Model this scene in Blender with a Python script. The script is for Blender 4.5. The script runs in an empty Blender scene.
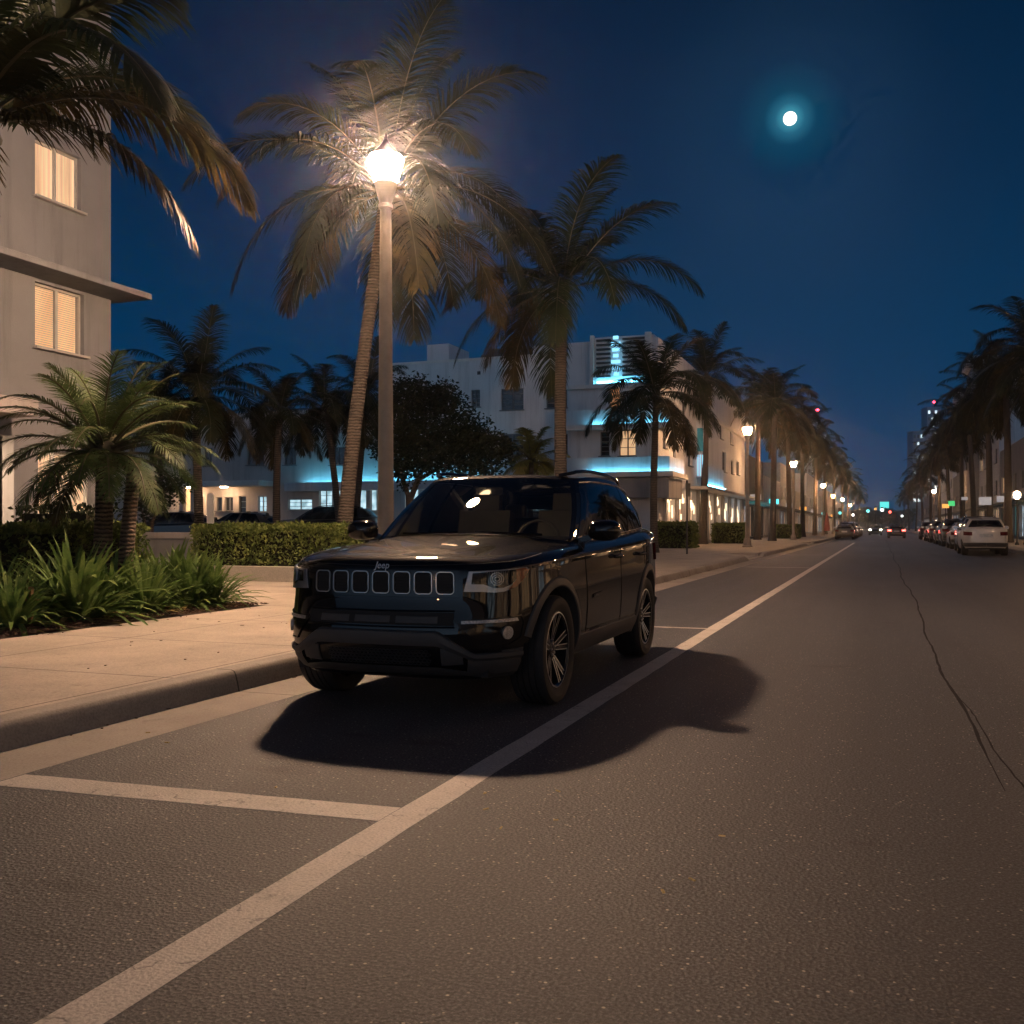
import bpy, bmesh, math, random
import numpy as np
from mathutils import Vector, Matrix
R = math.radians
PI = math.pi
col = bpy.context.scene.collection
random.seed(7)
HC = 1.17
CT, ST = math.cos(math.atan(0.368)), math.sin(math.atan(0.368))

def world_at(px, py, Z):
    """a pixel of the photograph and a distance give a world point"""
    X = (px - 512) * Z / 1000
    return Vector((X * CT - Z * ST, X * ST + Z * CT, HC - (py - 527) * Z / 1000))
def on_v(px, py, v):
    a = (px - 512) / 1000
    Z = v / (CT + ST * a)
    p = world_at(px, py, Z)
    return p.x, p.z
def on_u(px, py, u):
    a = (px - 512) / 1000
    Z = u / (CT * a - ST)
    p = world_at(px, py, Z)
    return p.y, p.z

# ------------------------------------------------------------------ materials
def nt(name):
    m = bpy.data.materials.new(name)
    m.use_nodes = True
    t = m.node_tree
    return m, t, t.nodes['Principled BSDF']
def N(t, kind, **kw):
    n = t.nodes.new(kind)
    for k, v in kw.items():
        if k.startswith('i_'):
            key = k[2:].replace('_', ' ')
            n.inputs[key].default_value = v
        else:
            setattr(n, k, v)
    return n
def ramp(t, fac, stops):
    r = t.nodes.new('ShaderNodeValToRGB')
    el = r.color_ramp.elements
    while len(el) < len(stops): el.new(0.5)
    for e, (p, c) in zip(el, stops):
        e.position = p
        e.color = (*c, 1) if len(c) == 3 else c
    t.links.new(fac, r.inputs[0])
    return r.outputs[0]
def g3(v): return (v, v, v)
def mat(name, c1, c2=None, rough=0.6, scale=8.0, bump=0.0, metal=0.0, coat=0.0, detail=6, bscale=None, spec=0.5, sub=0):
    m, t, b = nt(name)
    tc = N(t, 'ShaderNodeTexCoord')
    b.inputs['Roughness'].default_value = rough
    b.inputs['Metallic'].default_value = metal
    b.inputs['Specular IOR Level'].default_value = spec
    if coat:
        b.inputs['Coat Weight'].default_value = coat
        b.inputs['Coat Roughness'].default_value = 0.03
    if c2 is None: c2 = tuple(x * 0.82 for x in c1)
    n = N(t, 'ShaderNodeTexNoise', i_Scale=scale, i_Detail=detail, i_Roughness=0.6)
    t.links.new(tc.outputs['Object'], n.inputs['Vector'])
    c = ramp(t, n.outputs['Fac'], [(0.3, c2), (0.7, c1)])
    if 'stucco' in name:
        mp = N(t, 'ShaderNodeMapping'); mp.inputs['Scale'].default_value = (2.2, 2.2, .14); t.links.new(tc.outputs['Object'], mp.inputs[0])
        sn = N(t, 'ShaderNodeTexNoise', i_Scale=1.0, i_Detail=7, i_Roughness=0.7); t.links.new(mp.outputs[0], sn.inputs['Vector'])
        mm = N(t, 'ShaderNodeMix', data_type='RGBA', blend_type='MULTIPLY'); mm.inputs[0].default_value = 1
        t.links.new(c, mm.inputs[6]); t.links.new(ramp(t, sn.outputs['Fac'], [(.30, g3(.72)), (.5, g3(1))]), mm.inputs[7]); c = mm.outputs[2]
    t.links.new(c, b.inputs['Base Color'])
    if bump:
        n2 = N(t, 'ShaderNodeTexNoise', i_Scale=bscale or scale * 5, i_Detail=4)
        t.links.new(tc.outputs['Object'], n2.inputs['Vector'])
        bp = N(t, 'ShaderNodeBump', i_Strength=bump, i_Distance=0.02)
        t.links.new(n2.outputs['Fac'], bp.inputs['Height'])
        t.links.new(bp.outputs[0], b.inputs['Normal'])
    return m
def emit(name, c, s, c2=None, scale=3.0, lo=0.3, hi=0.7, stretch=None):
    m, t, b = nt(name)
    b.inputs['Base Color'].default_value = (*[min(1, x * 0.5) for x in c], 1)
    b.inputs['Roughness'].default_value = 0.5
    b.inputs['Emission Strength'].default_value = s
    if c2 is None:
        b.inputs['Emission Color'].default_value = (*c, 1)
    else:
        tc = N(t, 'ShaderNodeTexCoord')
        n = N(t, 'ShaderNodeTexNoise', i_Scale=scale, i_Detail=3)
        if stretch:
            mp = N(t, 'ShaderNodeMapping')
            mp.inputs['Scale'].default_value = stretch
            t.links.new(tc.outputs['Object'], mp.inputs[0]); t.links.new(mp.outputs[0], n.inputs['Vector'])
        else:
            t.links.new(tc.outputs['Object'], n.inputs['Vector'])
        t.links.new(ramp(t, n.outputs['Fac'], [(lo, c2), (hi, c)]), b.inputs['Emission Color'])
    return m
def glass(name, tint, rough=0.0, ior=1.5):
    m = bpy.data.materials.new(name); m.use_nodes = True
    t = m.node_tree; t.nodes.remove(t.nodes['Principled BSDF'])
    out = t.nodes['Material Output']
    tr = N(t, 'ShaderNodeBsdfTransparent'); tr.inputs[0].default_value = (*tint, 1)
    gl = N(t, 'ShaderNodeBsdfGlossy'); gl.inputs['Roughness'].default_value = rough
    gl.inputs['Color'].default_value = (1, 1, 1, 1)
    fr = N(t, 'ShaderNodeFresnel', i_IOR=ior)
    mx = N(t, 'ShaderNodeMixShader')
    t.links.new(fr.outputs[0], mx.inputs[0]); t.links.new(tr.outputs[0], mx.inputs[1]); t.links.new(gl.outputs[0], mx.inputs[2])
    t.links.new(mx.outputs[0], out.inputs['Surface'])
    return m

def asphalt():
    m, t, b = nt('asphalt')
    tc = N(t, 'ShaderNodeTexCoord')
    L = t.links.new
    big = N(t, 'ShaderNodeTexNoise', i_Scale=0.35, i_Detail=5, i_Roughness=0.6)
    mp = N(t, 'ShaderNodeMapping'); mp.inputs['Scale'].default_value = (1.0, 0.28, 1)
    L(tc.outputs['Object'], mp.inputs[0]); L(mp.outputs[0], big.inputs['Vector'])
    fine = N(t, 'ShaderNodeTexNoise', i_Scale=88.0, i_Detail=5, i_Roughness=0.75)
    L(tc.outputs['Object'], fine.inputs['Vector'])
    vor = N(t, 'ShaderNodeTexVoronoi', i_Scale=75.0)
    L(tc.outputs['Object'], vor.inputs['Vector'])
    base = ramp(t, big.outputs['Fac'], [(0.25, (0.036, 0.039, 0.047)), (0.5, (0.056, 0.060, 0.070)), (0.75, (0.080, 0.084, 0.094))])
    fm = ramp(t, fine.outputs['Fac'], [(0.36, g3(0.22)), (0.50, g3(0.80)), (0.64, g3(2.5))])
    mul = N(t, 'ShaderNodeMix', data_type='RGBA', blend_type='MULTIPLY'); mul.inputs[0].default_value = 1
    L(base, mul.inputs[6]); L(fm, mul.inputs[7])
    # pale stones showing in the worn surface
    wn = N(t, 'ShaderNodeTexWhiteNoise')
    L(vor.outputs['Color'], wn.inputs['Vector'])
    st = ramp(t, wn.outputs['Value'], [(0.94, g3(0)), (0.98, g3(1))])
    dist = ramp(t, vor.outputs['Distance'], [(0.25, g3(1)), (0.45, g3(0))])
    mm = N(t, 'ShaderNodeMath', operation='MULTIPLY'); L(st, mm.inputs[0]); L(dist, mm.inputs[1])
    mx = N(t, 'ShaderNodeMix', data_type='RGBA'); L(mm.outputs[0], mx.inputs[0]); L(mul.outputs[2], mx.inputs[6])
    mx.inputs[7].default_value = (0.46, 0.43, 0.39, 1)
    # dark oil drips and patches
    oil = N(t, 'ShaderNodeTexNoise', i_Scale=0.9, i_Detail=6, i_Roughness=0.65)
    mp2 = N(t, 'ShaderNodeMapping'); mp2.inputs['Scale'].default_value = (1.0, 1.6, 1); mp2.inputs['Location'].default_value = (3.1, 1.7, 0)
    L(tc.outputs['Object'], mp2.inputs[0]); L(mp2.outputs[0], oil.inputs['Vector'])
    of = ramp(t, oil.outputs['Fac'], [(0.62, g3(1)), (0.70, g3(0.55))])
    m2 = N(t, 'ShaderNodeMix', data_type='RGBA', blend_type='MULTIPLY'); m2.inputs[0].default_value = 1
    L(mx.outputs[2], m2.inputs[6]); L(of, m2.inputs[7])
    cur = m2.outputs[2]
    wob = N(t, 'ShaderNodeTexNoise', i_Scale=7.0, i_Detail=5, i_Roughness=0.7); L(tc.outputs['Object'], wob.inputs['Vector'])
    for (cx, cy, rx, ry, st_) in STAINS:
        mpp = N(t, 'ShaderNodeMapping', vector_type='POINT'); mpp.inputs['Location'].default_value = (-cx / rx, -cy / ry, 0); mpp.inputs['Scale'].default_value = (1 / rx, 1 / ry, 0)
        L(tc.outputs['Object'], mpp.inputs[0]); ln_ = N(t, 'ShaderNodeVectorMath', operation='LENGTH'); L(mpp.outputs[0], ln_.inputs[0])
        aa = N(t, 'ShaderNodeMath', operation='ADD'); L(ln_.outputs['Value'], aa.inputs[0]); L(wob.outputs['Fac'], aa.inputs[1])
        fr = ramp(t, aa.outputs[0], [(0.55, g3(st_)), (1.0, g3(1))])
        m4 = N(t, 'ShaderNodeMix', data_type='RGBA', blend_type='MULTIPLY'); m4.inputs[0].default_value = 1
        L(cur, m4.inputs[6]); L(fr, m4.inputs[7]); cur = m4.outputs[2]
    # wheel-polished tracks along the lane
    mp5 = N(t, 'ShaderNodeMapping'); mp5.inputs['Scale'].default_value = (1.3, 0.035, 1); L(tc.outputs['Object'], mp5.inputs[0])
    tr_ = N(t, 'ShaderNodeTexNoise', i_Scale=1.0, i_Detail=5, i_Roughness=0.6); L(mp5.outputs[0], tr_.inputs['Vector'])
    m5 = N(t, 'ShaderNodeMix', data_type='RGBA', blend_type='MULTIPLY'); m5.inputs[0].default_value = 1
    L(cur, m5.inputs[6]); L(ramp(t, tr_.outputs['Fac'], [(.35, g3(.80)), (.6, g3(1.08))]), m5.inputs[7]); cur = m5.outputs[2]
    L(cur, b.inputs['Base Color'])
    rr = ramp(t, big.outputs['Fac'], [(0.3, g3(0.55)), (0.7, g3(0.75))])
    L(rr, b.inputs['Roughness'])
    bp = N(t, 'ShaderNodeBump', i_Strength=0.7, i_Distance=0.0045)
    sm = N(t, 'ShaderNodeMath', operation='ADD'); L(fine.outputs['Fac'], sm.inputs[0]); L(vor.outputs['Distance'], sm.inputs[1])
    L(sm.outputs[0], bp.inputs['Height']); L(bp.outputs[0], b.inputs['Normal'])
    return m
def concrete(name, c, joint=None, v_step=1.8, u_lines=()):
    m, t, b = nt(name)
    L = t.links.new
    tc = N(t, 'ShaderNodeTexCoord')
    n = N(t, 'ShaderNodeTexNoise', i_Scale=1.1, i_Detail=8, i_Roughness=0.65)
    L(tc.outputs['Object'], n.inputs['Vector'])
    f = N(t, 'ShaderNodeTexNoise', i_Scale=70.0, i_Detail=4)
    L(tc.outputs['Object'], f.inputs['Vector'])
    a = ramp(t, n.outputs['Fac'], [(0.3, tuple(x * 0.72 for x in c)), (0.6, c), (0.8, tuple(min(1, x * 1.12) for x in c))])
    fm = ramp(t, f.outputs['Fac'], [(0.3, g3(0.80)), (0.6, g3(1.06))])
    mul = N(t, 'ShaderNodeMix', data_type='RGBA', blend_type='MULTIPLY'); mul.inputs[0].default_value = 1
    L(a, mul.inputs[6]); L(fm, mul.inputs[7])
    out = mul.outputs[2]
    sep = N(t, 'ShaderNodeSeparateXYZ'); L(tc.outputs['Object'], sep.inputs[0])
    hgt = f.outputs['Fac']
    if joint:
        md = N(t, 'ShaderNodeMath', operation='PINGPONG'); L(sep.outputs[1], md.inputs[0]); md.inputs[1].default_value = v_step / 2
        md2 = N(t, 'ShaderNodeMath', operation='PINGPONG')
        ad = N(t, 'ShaderNodeMath', operation='ADD'); L(sep.outputs[0], ad.inputs[0]); ad.inputs[1].default_value = u_lines[0]
        L(ad.outputs[0], md2.inputs[0]); md2.inputs[1].default_value = u_lines[1] / 2
        mn = N(t, 'ShaderNodeMath', operation='MINIMUM'); L(md.outputs[0], mn.inputs[0]); L(md2.outputs[0], mn.inputs[1])
        j = ramp(t, mn.outputs[0], [(0.0045, g3(0.22)), (0.010, g3(1))])
        m2 = N(t, 'ShaderNodeMix', data_type='RGBA', blend_type='MULTIPLY'); m2.inputs[0].default_value = 1
        L(out, m2.inputs[6]); L(j, m2.inputs[7]); out = m2.outputs[2]
    st = N(t, 'ShaderNodeTexNoise', i_Scale=5.0, i_Detail=7, i_Roughness=0.7); L(tc.outputs['Object'], st.inputs['Vector'])
    sr = ramp(t, st.outputs['Fac'], [(0.28, g3(0.62)), (0.40, g3(1))])
    m3 = N(t, 'ShaderNodeMix', data_type='RGBA', blend_type='MULTIPLY'); m3.inputs[0].default_value = 1
    L(out, m3.inputs[6]); L(sr, m3.inputs[7]); out = m3.outputs[2]
    L(out, b.inputs['Base Color'])
    b.inputs['Roughness'].default_value = 0.8
    bp = N(t, 'ShaderNodeBump', i_Strength=0.35, i_Distance=0.004); L(hgt, bp.inputs['Height']); L(bp.outputs[0], b.inputs['Normal'])
    return m
def paint_line():
    m, t, b = nt('road_paint')
    L = t.links.new
    tc = N(t, 'ShaderNodeTexCoord')
    n = N(t, 'ShaderNodeTexNoise', i_Scale=3.0, i_Detail=9, i_Roughness=0.75); L(tc.outputs['Object'], n.inputs['Vector'])
    v = N(t, 'ShaderNodeTexVoronoi', feature='DISTANCE_TO_EDGE', i_Scale=2.2); L(tc.outputs['Object'], v.inputs['Vector'])
    dn = N(t, 'ShaderNodeTexNoise', i_Scale=9.0, i_Detail=4); L(tc.outputs['Object'], dn.inputs['Vector'])
    av = N(t, 'ShaderNodeMixRGB'); av.inputs[0].default_value = 0.16; L(tc.outputs['Object'], av.inputs[1]); L(dn.outputs['Color'], av.inputs[2]); L(av.outputs[0], v.inputs['Vector'])
    c = ramp(t, n.outputs['Fac'], [(0.28, (0.27, 0.25, 0.225)), (0.42, (0.52, 0.49, 0.45)), (0.7, (0.62, 0.585, 0.54))])
    cr = ramp(t, v.outputs['Distance'], [(0.002, g3(0.35)), (0.010, g3(1))])
    msk = ramp(t, dn.outputs['Fac'], [(0.48, g3(0)), (0.56, g3(1))])
    mul = N(t, 'ShaderNodeMix', data_type='RGBA', blend_type='MULTIPLY'); L(msk, mul.inputs[0])
    L(c, mul.inputs[6]); L(cr, mul.inputs[7])
    f = N(t, 'ShaderNodeTexNoise', i_Scale=90.0, i_Detail=3); L(tc.outputs['Object'], f.inputs['Vector'])
    fm = ramp(t, f.outputs['Fac'], [(0.3, g3(0.66)), (0.55, g3(1.05))])
    m3 = N(t, 'ShaderNodeMix', data_type='RGBA', blend_type='MULTIPLY'); m3.inputs[0].default_value = 1
    L(mul.outputs[2], m3.inputs[6]); L(fm, m3.inputs[7]); L(m3.outputs[2], b.inputs['Base Color'])
    b.inputs['Roughness'].default_value = 0.65
    bp = N(t, 'ShaderNodeBump', i_Strength=0.6, i_Distance=0.005); L(f.outputs['Fac'], bp.inputs['Height']); L(bp.outputs[0], b.inputs['Normal'])
    return m
def leafmat(name, c1, c2, c3, rough=0.45, scale=2.0, trans=0.25):
    m, t, b = nt(name)
    L = t.links.new
    tc = N(t, 'ShaderNodeTexCoord')
    n = N(t, 'ShaderNodeTexNoise', i_Scale=scale, i_Detail=8, i_Roughness=0.8); L(tc.outputs['Object'], n.inputs['Vector'])
    c = ramp(t, n.outputs['Fac'], [(0.32, c1), (0.5, c2), (0.68, c3)])
    L(c, b.inputs['Base Color']); b.inputs['Roughness'].default_value = max(rough, .55); b.inputs['Specular IOR Level'].default_value = .18
    tr = N(t, 'ShaderNodeBsdfTranslucent'); L(c, tr.inputs[0])
    mx = N(t, 'ShaderNodeMixShader'); mx.inputs[0].default_value = trans
    L(b.outputs[0], mx.inputs[1]); L(tr.outputs[0], mx.inputs[2])
    L(mx.outputs[0], t.nodes['Material Output'].inputs['Surface'])
    return m

def gpt(px, py):
    p = world_at(px, py, 1170 / (py - 527)); return p.x, p.y
STAINS = [(*gpt(275, 770), .42, .16, .45), (*gpt(60, 885), .50, .10, .62), (*gpt(40, 935), .30, .10, .66), (*gpt(120, 905), .22, .08, .7), (*gpt(420, 742), .5, .2, .6), (*gpt(360, 735), .3, .12, .6), (*gpt(640, 608), 1.6, .35, .6), (*gpt(985, 590), 1.3, .3, .65)]
MT = {}
MT['asphalt'] = asphalt()
MT['walk'] = concrete('sidewalk_concrete', (0.55, 0.485, 0.41), True, 1.85, (4.55, 1.95))
MT['kerb'] = concrete('kerb_concrete', (0.40, 0.365, 0.32), True, 3.0, (-50, 100))
MT['gutter'] = concrete('gutter_concrete', (0.38, 0.345, 0.30), True, 3.0, (-50, 100))
MT['paint'] = paint_line()
MT['tar'] = mat('tar', (0.034, 0.034, 0.035), rough=0.95, spec=.1, bump=0.3)
MT['mulch'] = mat('mulch', (0.085, 0.050, 0.033), (0.018, 0.011, 0.008), rough=0.95, scale=18, bump=0.9, bscale=30)
MT['chip'] = mat('mulch_chip', (0.16, 0.085, 0.055), (0.04, 0.022, 0.015), rough=0.9, scale=6)
MT['white_wall'] = mat('white_stucco', (0.28, 0.285, 0.305), (0.23, 0.235, 0.25), rough=0.85, scale=0.8, bump=0.25, bscale=60)
MT['pink_wall'] = mat('pale_stucco', (0.52, 0.49, 0.47), (0.44, 0.41, 0.39), rough=0.85, scale=0.8, bump=0.25, bscale=60)
MT['hotel_wall'] = mat('hotel_stucco', (0.78, 0.78, 0.79), (0.68, 0.68, 0.69), rough=0.8, scale=0.5, bump=0.2, bscale=50)
MT['grey_wall'] = mat('grey_stucco', (0.34, 0.34, 0.35), (0.27, 0.27, 0.28), rough=0.85, scale=0.5)
MT['dark_wall'] = mat('dark_wall', (0.07, 0.075, 0.08), rough=0.7, scale=1)
MT['trim'] = mat('white_trim', (0.80, 0.78, 0.74), rough=0.6, scale=2)
MT['win_frame'] = mat('window_frame', (0.16, 0.17, 0.18), rough=0.5, scale=4)
MT['pale_frame'] = mat('pale_frame', (0.55, 0.52, 0.48), rough=0.5, scale=4)
MT['dark_glass'] = mat('dark_window_glass', (0.02, 0.028, 0.035), (0.012, 0.016, 0.022), rough=0.12, scale=1.5, spec=0.8)
MT['teal_glass'] = emit('teal_lit_glass', (0.03, 0.30, 0.34), 0.35, (0.005, 0.05, 0.06), scale=1.0)
MT['post'] = mat('lamp_post_paint', (0.33, 0.28, 0.235), (0.26, 0.22, 0.185), rough=0.5, scale=7, bump=0.15, bscale=40)
MT['post_dark'] = mat('dark_metal', (0.035, 0.035, 0.035), rough=0.5, scale=7)
MT['globe'] = emit('lamp_globe', (1.0, 0.625, 0.385), 2150.0)
MT['globe_far'] = emit('far_lamp_globe', (1.0, 0.52, 0.24), 520.0)
MT['globe_amber'] = emit('amber_globe', (1.0, 0.42, 0.10), 300.0)
MT['neon'] = emit('cyan_neon', (0.14, 0.66, 1.0), 30.0)
MT['neon2'] = emit('cyan_neon_bright', (0.28, 0.72, 1.0), 1.5)
MT['lit_warm'] = emit('warm_lit_window', (1.0, 0.66, 0.36), .85, (0.75, 0.42, 0.21), scale=1.6, stretch=(1, 1, .5))
MT['lit_curtain'] = emit('warm_lit_curtain', (1.0, 0.72, 0.44), .72, (0.50, 0.32, 0.19), scale=4.0, lo=0.35, hi=0.62, stretch=(4, 4, 0.12))
MT['lit_orange'] = emit('orange_lit_window', (1.0, 0.46, 0.20), 0.9, (0.30, 0.12, 0.05), scale=3)
MT['lit_cool'] = emit('cool_lit_window', (0.62, 0.88, 1.0), 1.3, (0.10, 0.20, 0.22), scale=2.2)
MT['lit_shop'] = emit('lit_shop_front', (1.0, 0.70, 0.44), .8, (0.20, 0.12, 0.08), scale=1.4, lo=.42, hi=.66, stretch=(1.4, 1.4, .6))
MT['lit_shop2'] = emit('cool_shop_front', (0.75, 0.90, 1.0), 1.0, (0.05, 0.10, 0.14), scale=1.5, lo=.42, hi=.68)
MT['lobby'] = emit('lobby_lamps', (1.0, 0.70, 0.42), 2.6)
MT['lobby_wall'] = mat('lobby_wall', (0.60, 0.48, 0.36), rough=0.7, scale=2)
MT['sign_white'] = emit('white_sign', (0.85, 0.86, 0.9), .28)
MT['sign_teal'] = emit('teal_light', (0.10, 0.85, 0.95), 1.6)
MT['sign_green'] = emit('green_light', (0.08, 0.8, 0.25), .8)
MT['sign_amber'] = emit('amber_light', (1.0, 0.45, 0.10), 1.2)
MT['red_light'] = emit('red_light', (1.0, 0.06, 0.05), 16.0)
MT['headlamp'] = emit('headlamp_light', (1.0, 0.92, 0.80), 30.0)
MT['beacon'] = emit('beacon_light', (1.0, 0.05, 0.10), 14.0)
MT['bark'] = None
MT['soil'] = mat('soil', (0.06, 0.05, 0.035), (0.025, 0.02, 0.015), rough=0.95, scale=3, bump=0.6)
MT['ground'] = mat('ground', (0.09, 0.085, 0.075), (0.05, 0.048, 0.04), rough=0.95, scale=0.3)
MT['tower'] = mat('tower_wall', (0.18, 0.26, 0.33), (0.14, 0.20, 0.27), rough=0.5, scale=0.1)
MT['steel'] = mat('steel', (0.5, 0.5, 0.5), rough=0.3, metal=1.0, scale=10)

def bark_mat(name, c1, c2, rings):
    m, t, b = nt(name)
    L = t.links.new
    tc = N(t, 'ShaderNodeTexCoord')
    w = N(t, 'ShaderNodeTexWave', wave_type='BANDS', bands_direction='Z', i_Scale=rings, i_Distortion=3.0, i_Detail=4.0); w.inputs['Detail Scale'].default_value = 2.5
    L(tc.outputs['Object'], w.inputs['Vector'])
    n = N(t, 'ShaderNodeTexNoise', i_Scale=16.0, i_Detail=6, i_Roughness=0.7); L(tc.outputs['Object'], n.inputs['Vector'])
    s = N(t, 'ShaderNodeMath', operation='MULTIPLY'); L(w.outputs['Fac'], s.inputs[0]); L(n.outputs['Fac'], s.inputs[1])
    c = ramp(t, s.outputs[0], [(0.05, c2), (0.32, c1), (0.6, tuple(x * 1.15 for x in c1))])
    L(c, b.inputs['Base Color']); b.inputs['Roughness'].default_value = 0.9
    bp = N(t, 'ShaderNodeBump', i_Strength=0.9, i_Distance=0.03); L(s.outputs[0], bp.inputs['Height']); L(bp.outputs[0], b.inputs['Normal'])
    return m
MT['bark'] = bark_mat('palm_bark', (0.115, 0.092, 0.075), (0.040, 0.032, 0.026), 4.6)
MT['bark_dark'] = bark_mat('rough_bark', (0.14, 0.105, 0.075), (0.035, 0.027, 0.02), 6.0)
MT['palm_leaf'] = leafmat('palm_leaf', (0.012, 0.022, 0.009), (0.024, 0.036, 0.014), (0.050, 0.050, 0.018), scale=1.6)
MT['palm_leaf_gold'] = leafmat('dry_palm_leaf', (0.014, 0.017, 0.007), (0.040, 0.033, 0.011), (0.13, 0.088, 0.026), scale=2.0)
MT['palm_leaf_green'] = leafmat('green_palm_leaf', (0.03, 0.055, 0.02), (0.065, 0.10, 0.034), (0.12, 0.145, 0.05), scale=2.5)
MT['palm_leaf_far'] = leafmat('far_palm_leaf', (0.010, 0.018, 0.009), (0.024, 0.031, 0.013), (0.06, 0.052, 0.019), scale=0.9)
MT['palm_leaf_dim'] = leafmat('darkened_palm_leaf', (0.008, 0.015, 0.006), (0.016, 0.024, 0.010), (0.034, 0.034, 0.013), scale=1.6)  # palm leaf colours darkened so the lamplit crown stays dim
MT['palm_yellow'] = leafmat('uplit_palm_leaf', (0.10, 0.11, 0.03), (0.22, 0.20, 0.05), (0.36, 0.28, 0.08), scale=2.0)  # leaf colour lightened in place of light from below
MT['rachis'] = mat('palm_rachis', (0.09, 0.075, 0.035), (0.05, 0.045, 0.02), rough=0.5, scale=4)
MT['hedge_leaf'] = leafmat('hedge_leaf', (0.055, 0.085, 0.028), (0.13, 0.17, 0.05), (0.25, 0.27, 0.085), scale=3.0)
MT['hedge_core'] = mat('hedge_twigs', (0.022, 0.024, 0.012), rough=0.95, scale=10)
MT['strap_leaf'] = leafmat('strap_leaf', (0.065, 0.125, 0.038), (0.13, 0.21, 0.06), (0.25, 0.32, 0.10), scale=4.0, rough=0.38)
MT['strap_dry'] = leafmat('dry_strap_leaf', (0.22, 0.17, 0.07), (0.33, 0.25, 0.11), (0.42, 0.32, 0.15), scale=4.0)
MT['tree_leaf'] = leafmat('broad_leaf', (0.010, 0.018, 0.009), (0.028, 0.036, 0.015), (0.07, 0.065, 0.025), scale=1.2)

# ------------------------------------------------------------------ mesh builder
class MB:
    def __init__(s): s.v = []; s.f = []; s.m = []
    def add(s, vs, fs, mi=0):
        o = len(s.v); s.v += [tuple(p) for p in vs]; s.f += [tuple(i + o for i in f) for f in fs]; s.m += [mi] * len(fs)
    def box(s, x0, x1, y0, y1, z0, z1, mi=0):
        s.add([(x0,y0,z0),(x1,y0,z0),(x1,y1,z0),(x0,y1,z0),(x0,y0,z1),(x1,y0,z1),(x1,y1,z1),(x0,y1,z1)],
              [(0,3,2,1),(4,5,6,7),(0,1,5,4),(1,2,6,5),(2,3,7,6),(3,0,4,7)], mi)
    def cbox(s, c, d, rz=0, mi=0, rx=0, ry=0):
        M = Matrix.Translation(c) @ Matrix.Rotation(rz, 4, 'Z') @ Matrix.Rotation(ry, 4, 'Y') @ Matrix.Rotation(rx, 4, 'X')
        x, y, z = d[0]/2, d[1]/2, d[2]/2
        vs = [M @ Vector(p) for p in [(-x,-y,-z),(x,-y,-z),(x,y,-z),(-x,y,-z),(-x,-y,z),(x,-y,z),(x,y,z),(-x,y,z)]]
        s.add(vs, [(0,3,2,1),(4,5,6,7),(0,1,5,4),(1,2,6,5),(2,3,7,6),(3,0,4,7)], mi)
    def tube(s, pts, rad, n=8, mi=0, cap=True):
        pts = [Vector(p) for p in pts]
        if not hasattr(rad, '__len__'): rad = [rad] * len(pts)
        vs = []; fs = []
        up = Vector((0, 0, 1)); prev = None
        for i, p in enumerate(pts):
            d = (pts[min(i+1, len(pts)-1)] - pts[max(i-1, 0)])
            if d.length < 1e-9: d = Vector((0,0,1))
            d.normalize()
            if prev is None:
                a = d.orthogonal().normalized()
            else:
                a = (prev - d * prev.dot(d)); a = a.normalized() if a.length > 1e-6 else d.orthogonal().normalized()
            prev = a
            b = d.cross(a)
            for k in range(n):
                th = 2 * PI * k / n
                vs.append(p + (a * math.cos(th) + b * math.sin(th)) * rad[i])
        for i in range(len(pts) - 1):
            for k in range(n):
                k2 = (k + 1) % n
                fs.append((i*n+k, i*n+k2, (i+1)*n+k2, (i+1)*n+k))
        if cap:
            fs.append(tuple(range(n))[::-1]); fs.append(tuple((len(pts)-1)*n + k for k in range(n)))
        s.add(vs, fs, mi)
    def lathe(s, prof, n=24, c=(0,0,0), axis='z', mi=0, cap=True, arc=None):
        vs = []; fs = []
        for (r, h) in prof:
            for k in range(n):
                th = 2 * PI * k / n
                a, b = r * math.cos(th), r * math.sin(th)
                vs.append((c[0]+a, c[1]+b, c[2]+h) if axis == 'z' else (c[0]+h, c[1]+a, c[2]+b))
        for i in range(len(prof) - 1):
            for k in range(n):
                k2 = (k + 1) % n
                fs.append((i*n+k, i*n+k2, (i+1)*n+k2, (i+1)*n+k))
        if cap:
            fs.append(tuple(range(n))[::-1]); fs.append(tuple((len(prof)-1)*n + k for k in range(n)))
        s.add(vs, fs, mi)
    def grid(s, rows, closed=False, mi=0, flip=False):
        n = len(rows[0]); vs = [p for r in rows for p in r]; fs = []
        for i in range(len(rows) - 1):
            for k in range(n if closed else n - 1):
                k2 = (k + 1) % n
                q = (i*n+k, i*n+k2, (i+1)*n+k2, (i+1)*n+k)
                fs.append(q[::-1] if flip else q)
        s.add(vs, fs, mi)
    def build(s, name, mats, parent=None, smooth=False, bevel=0, angle=35, recalc=True):
        me = bpy.data.meshes.new(name)
        me.from_pydata(s.v, [], s.f)
        if not isinstance(mats, (list, tuple)): mats = [mats]
        for m_ in mats: me.materials.append(m_)
        if len(mats) > 1: me.polygons.foreach_set('material_index', s.m)
        if recalc:
            bm = bmesh.new(); bm.from_mesh(me); bmesh.ops.recalc_face_normals(bm, faces=bm.faces); bm.to_mesh(me); bm.free()
        if smooth:
            me.polygons.foreach_set('use_smooth', [True] * len(me.polygons))
            try: me.set_sharp_from_angle(angle=R(angle))
            except Exception: pass
        me.update()
        o = bpy.data.objects.new(name, me); col.objects.link(o)
        if parent is not None: o.parent = parent
        if bevel:
            b = o.modifiers.new('bevel', 'BEVEL'); b.width = bevel; b.segments = 2; b.limit_method = 'ANGLE'
        return o

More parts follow.
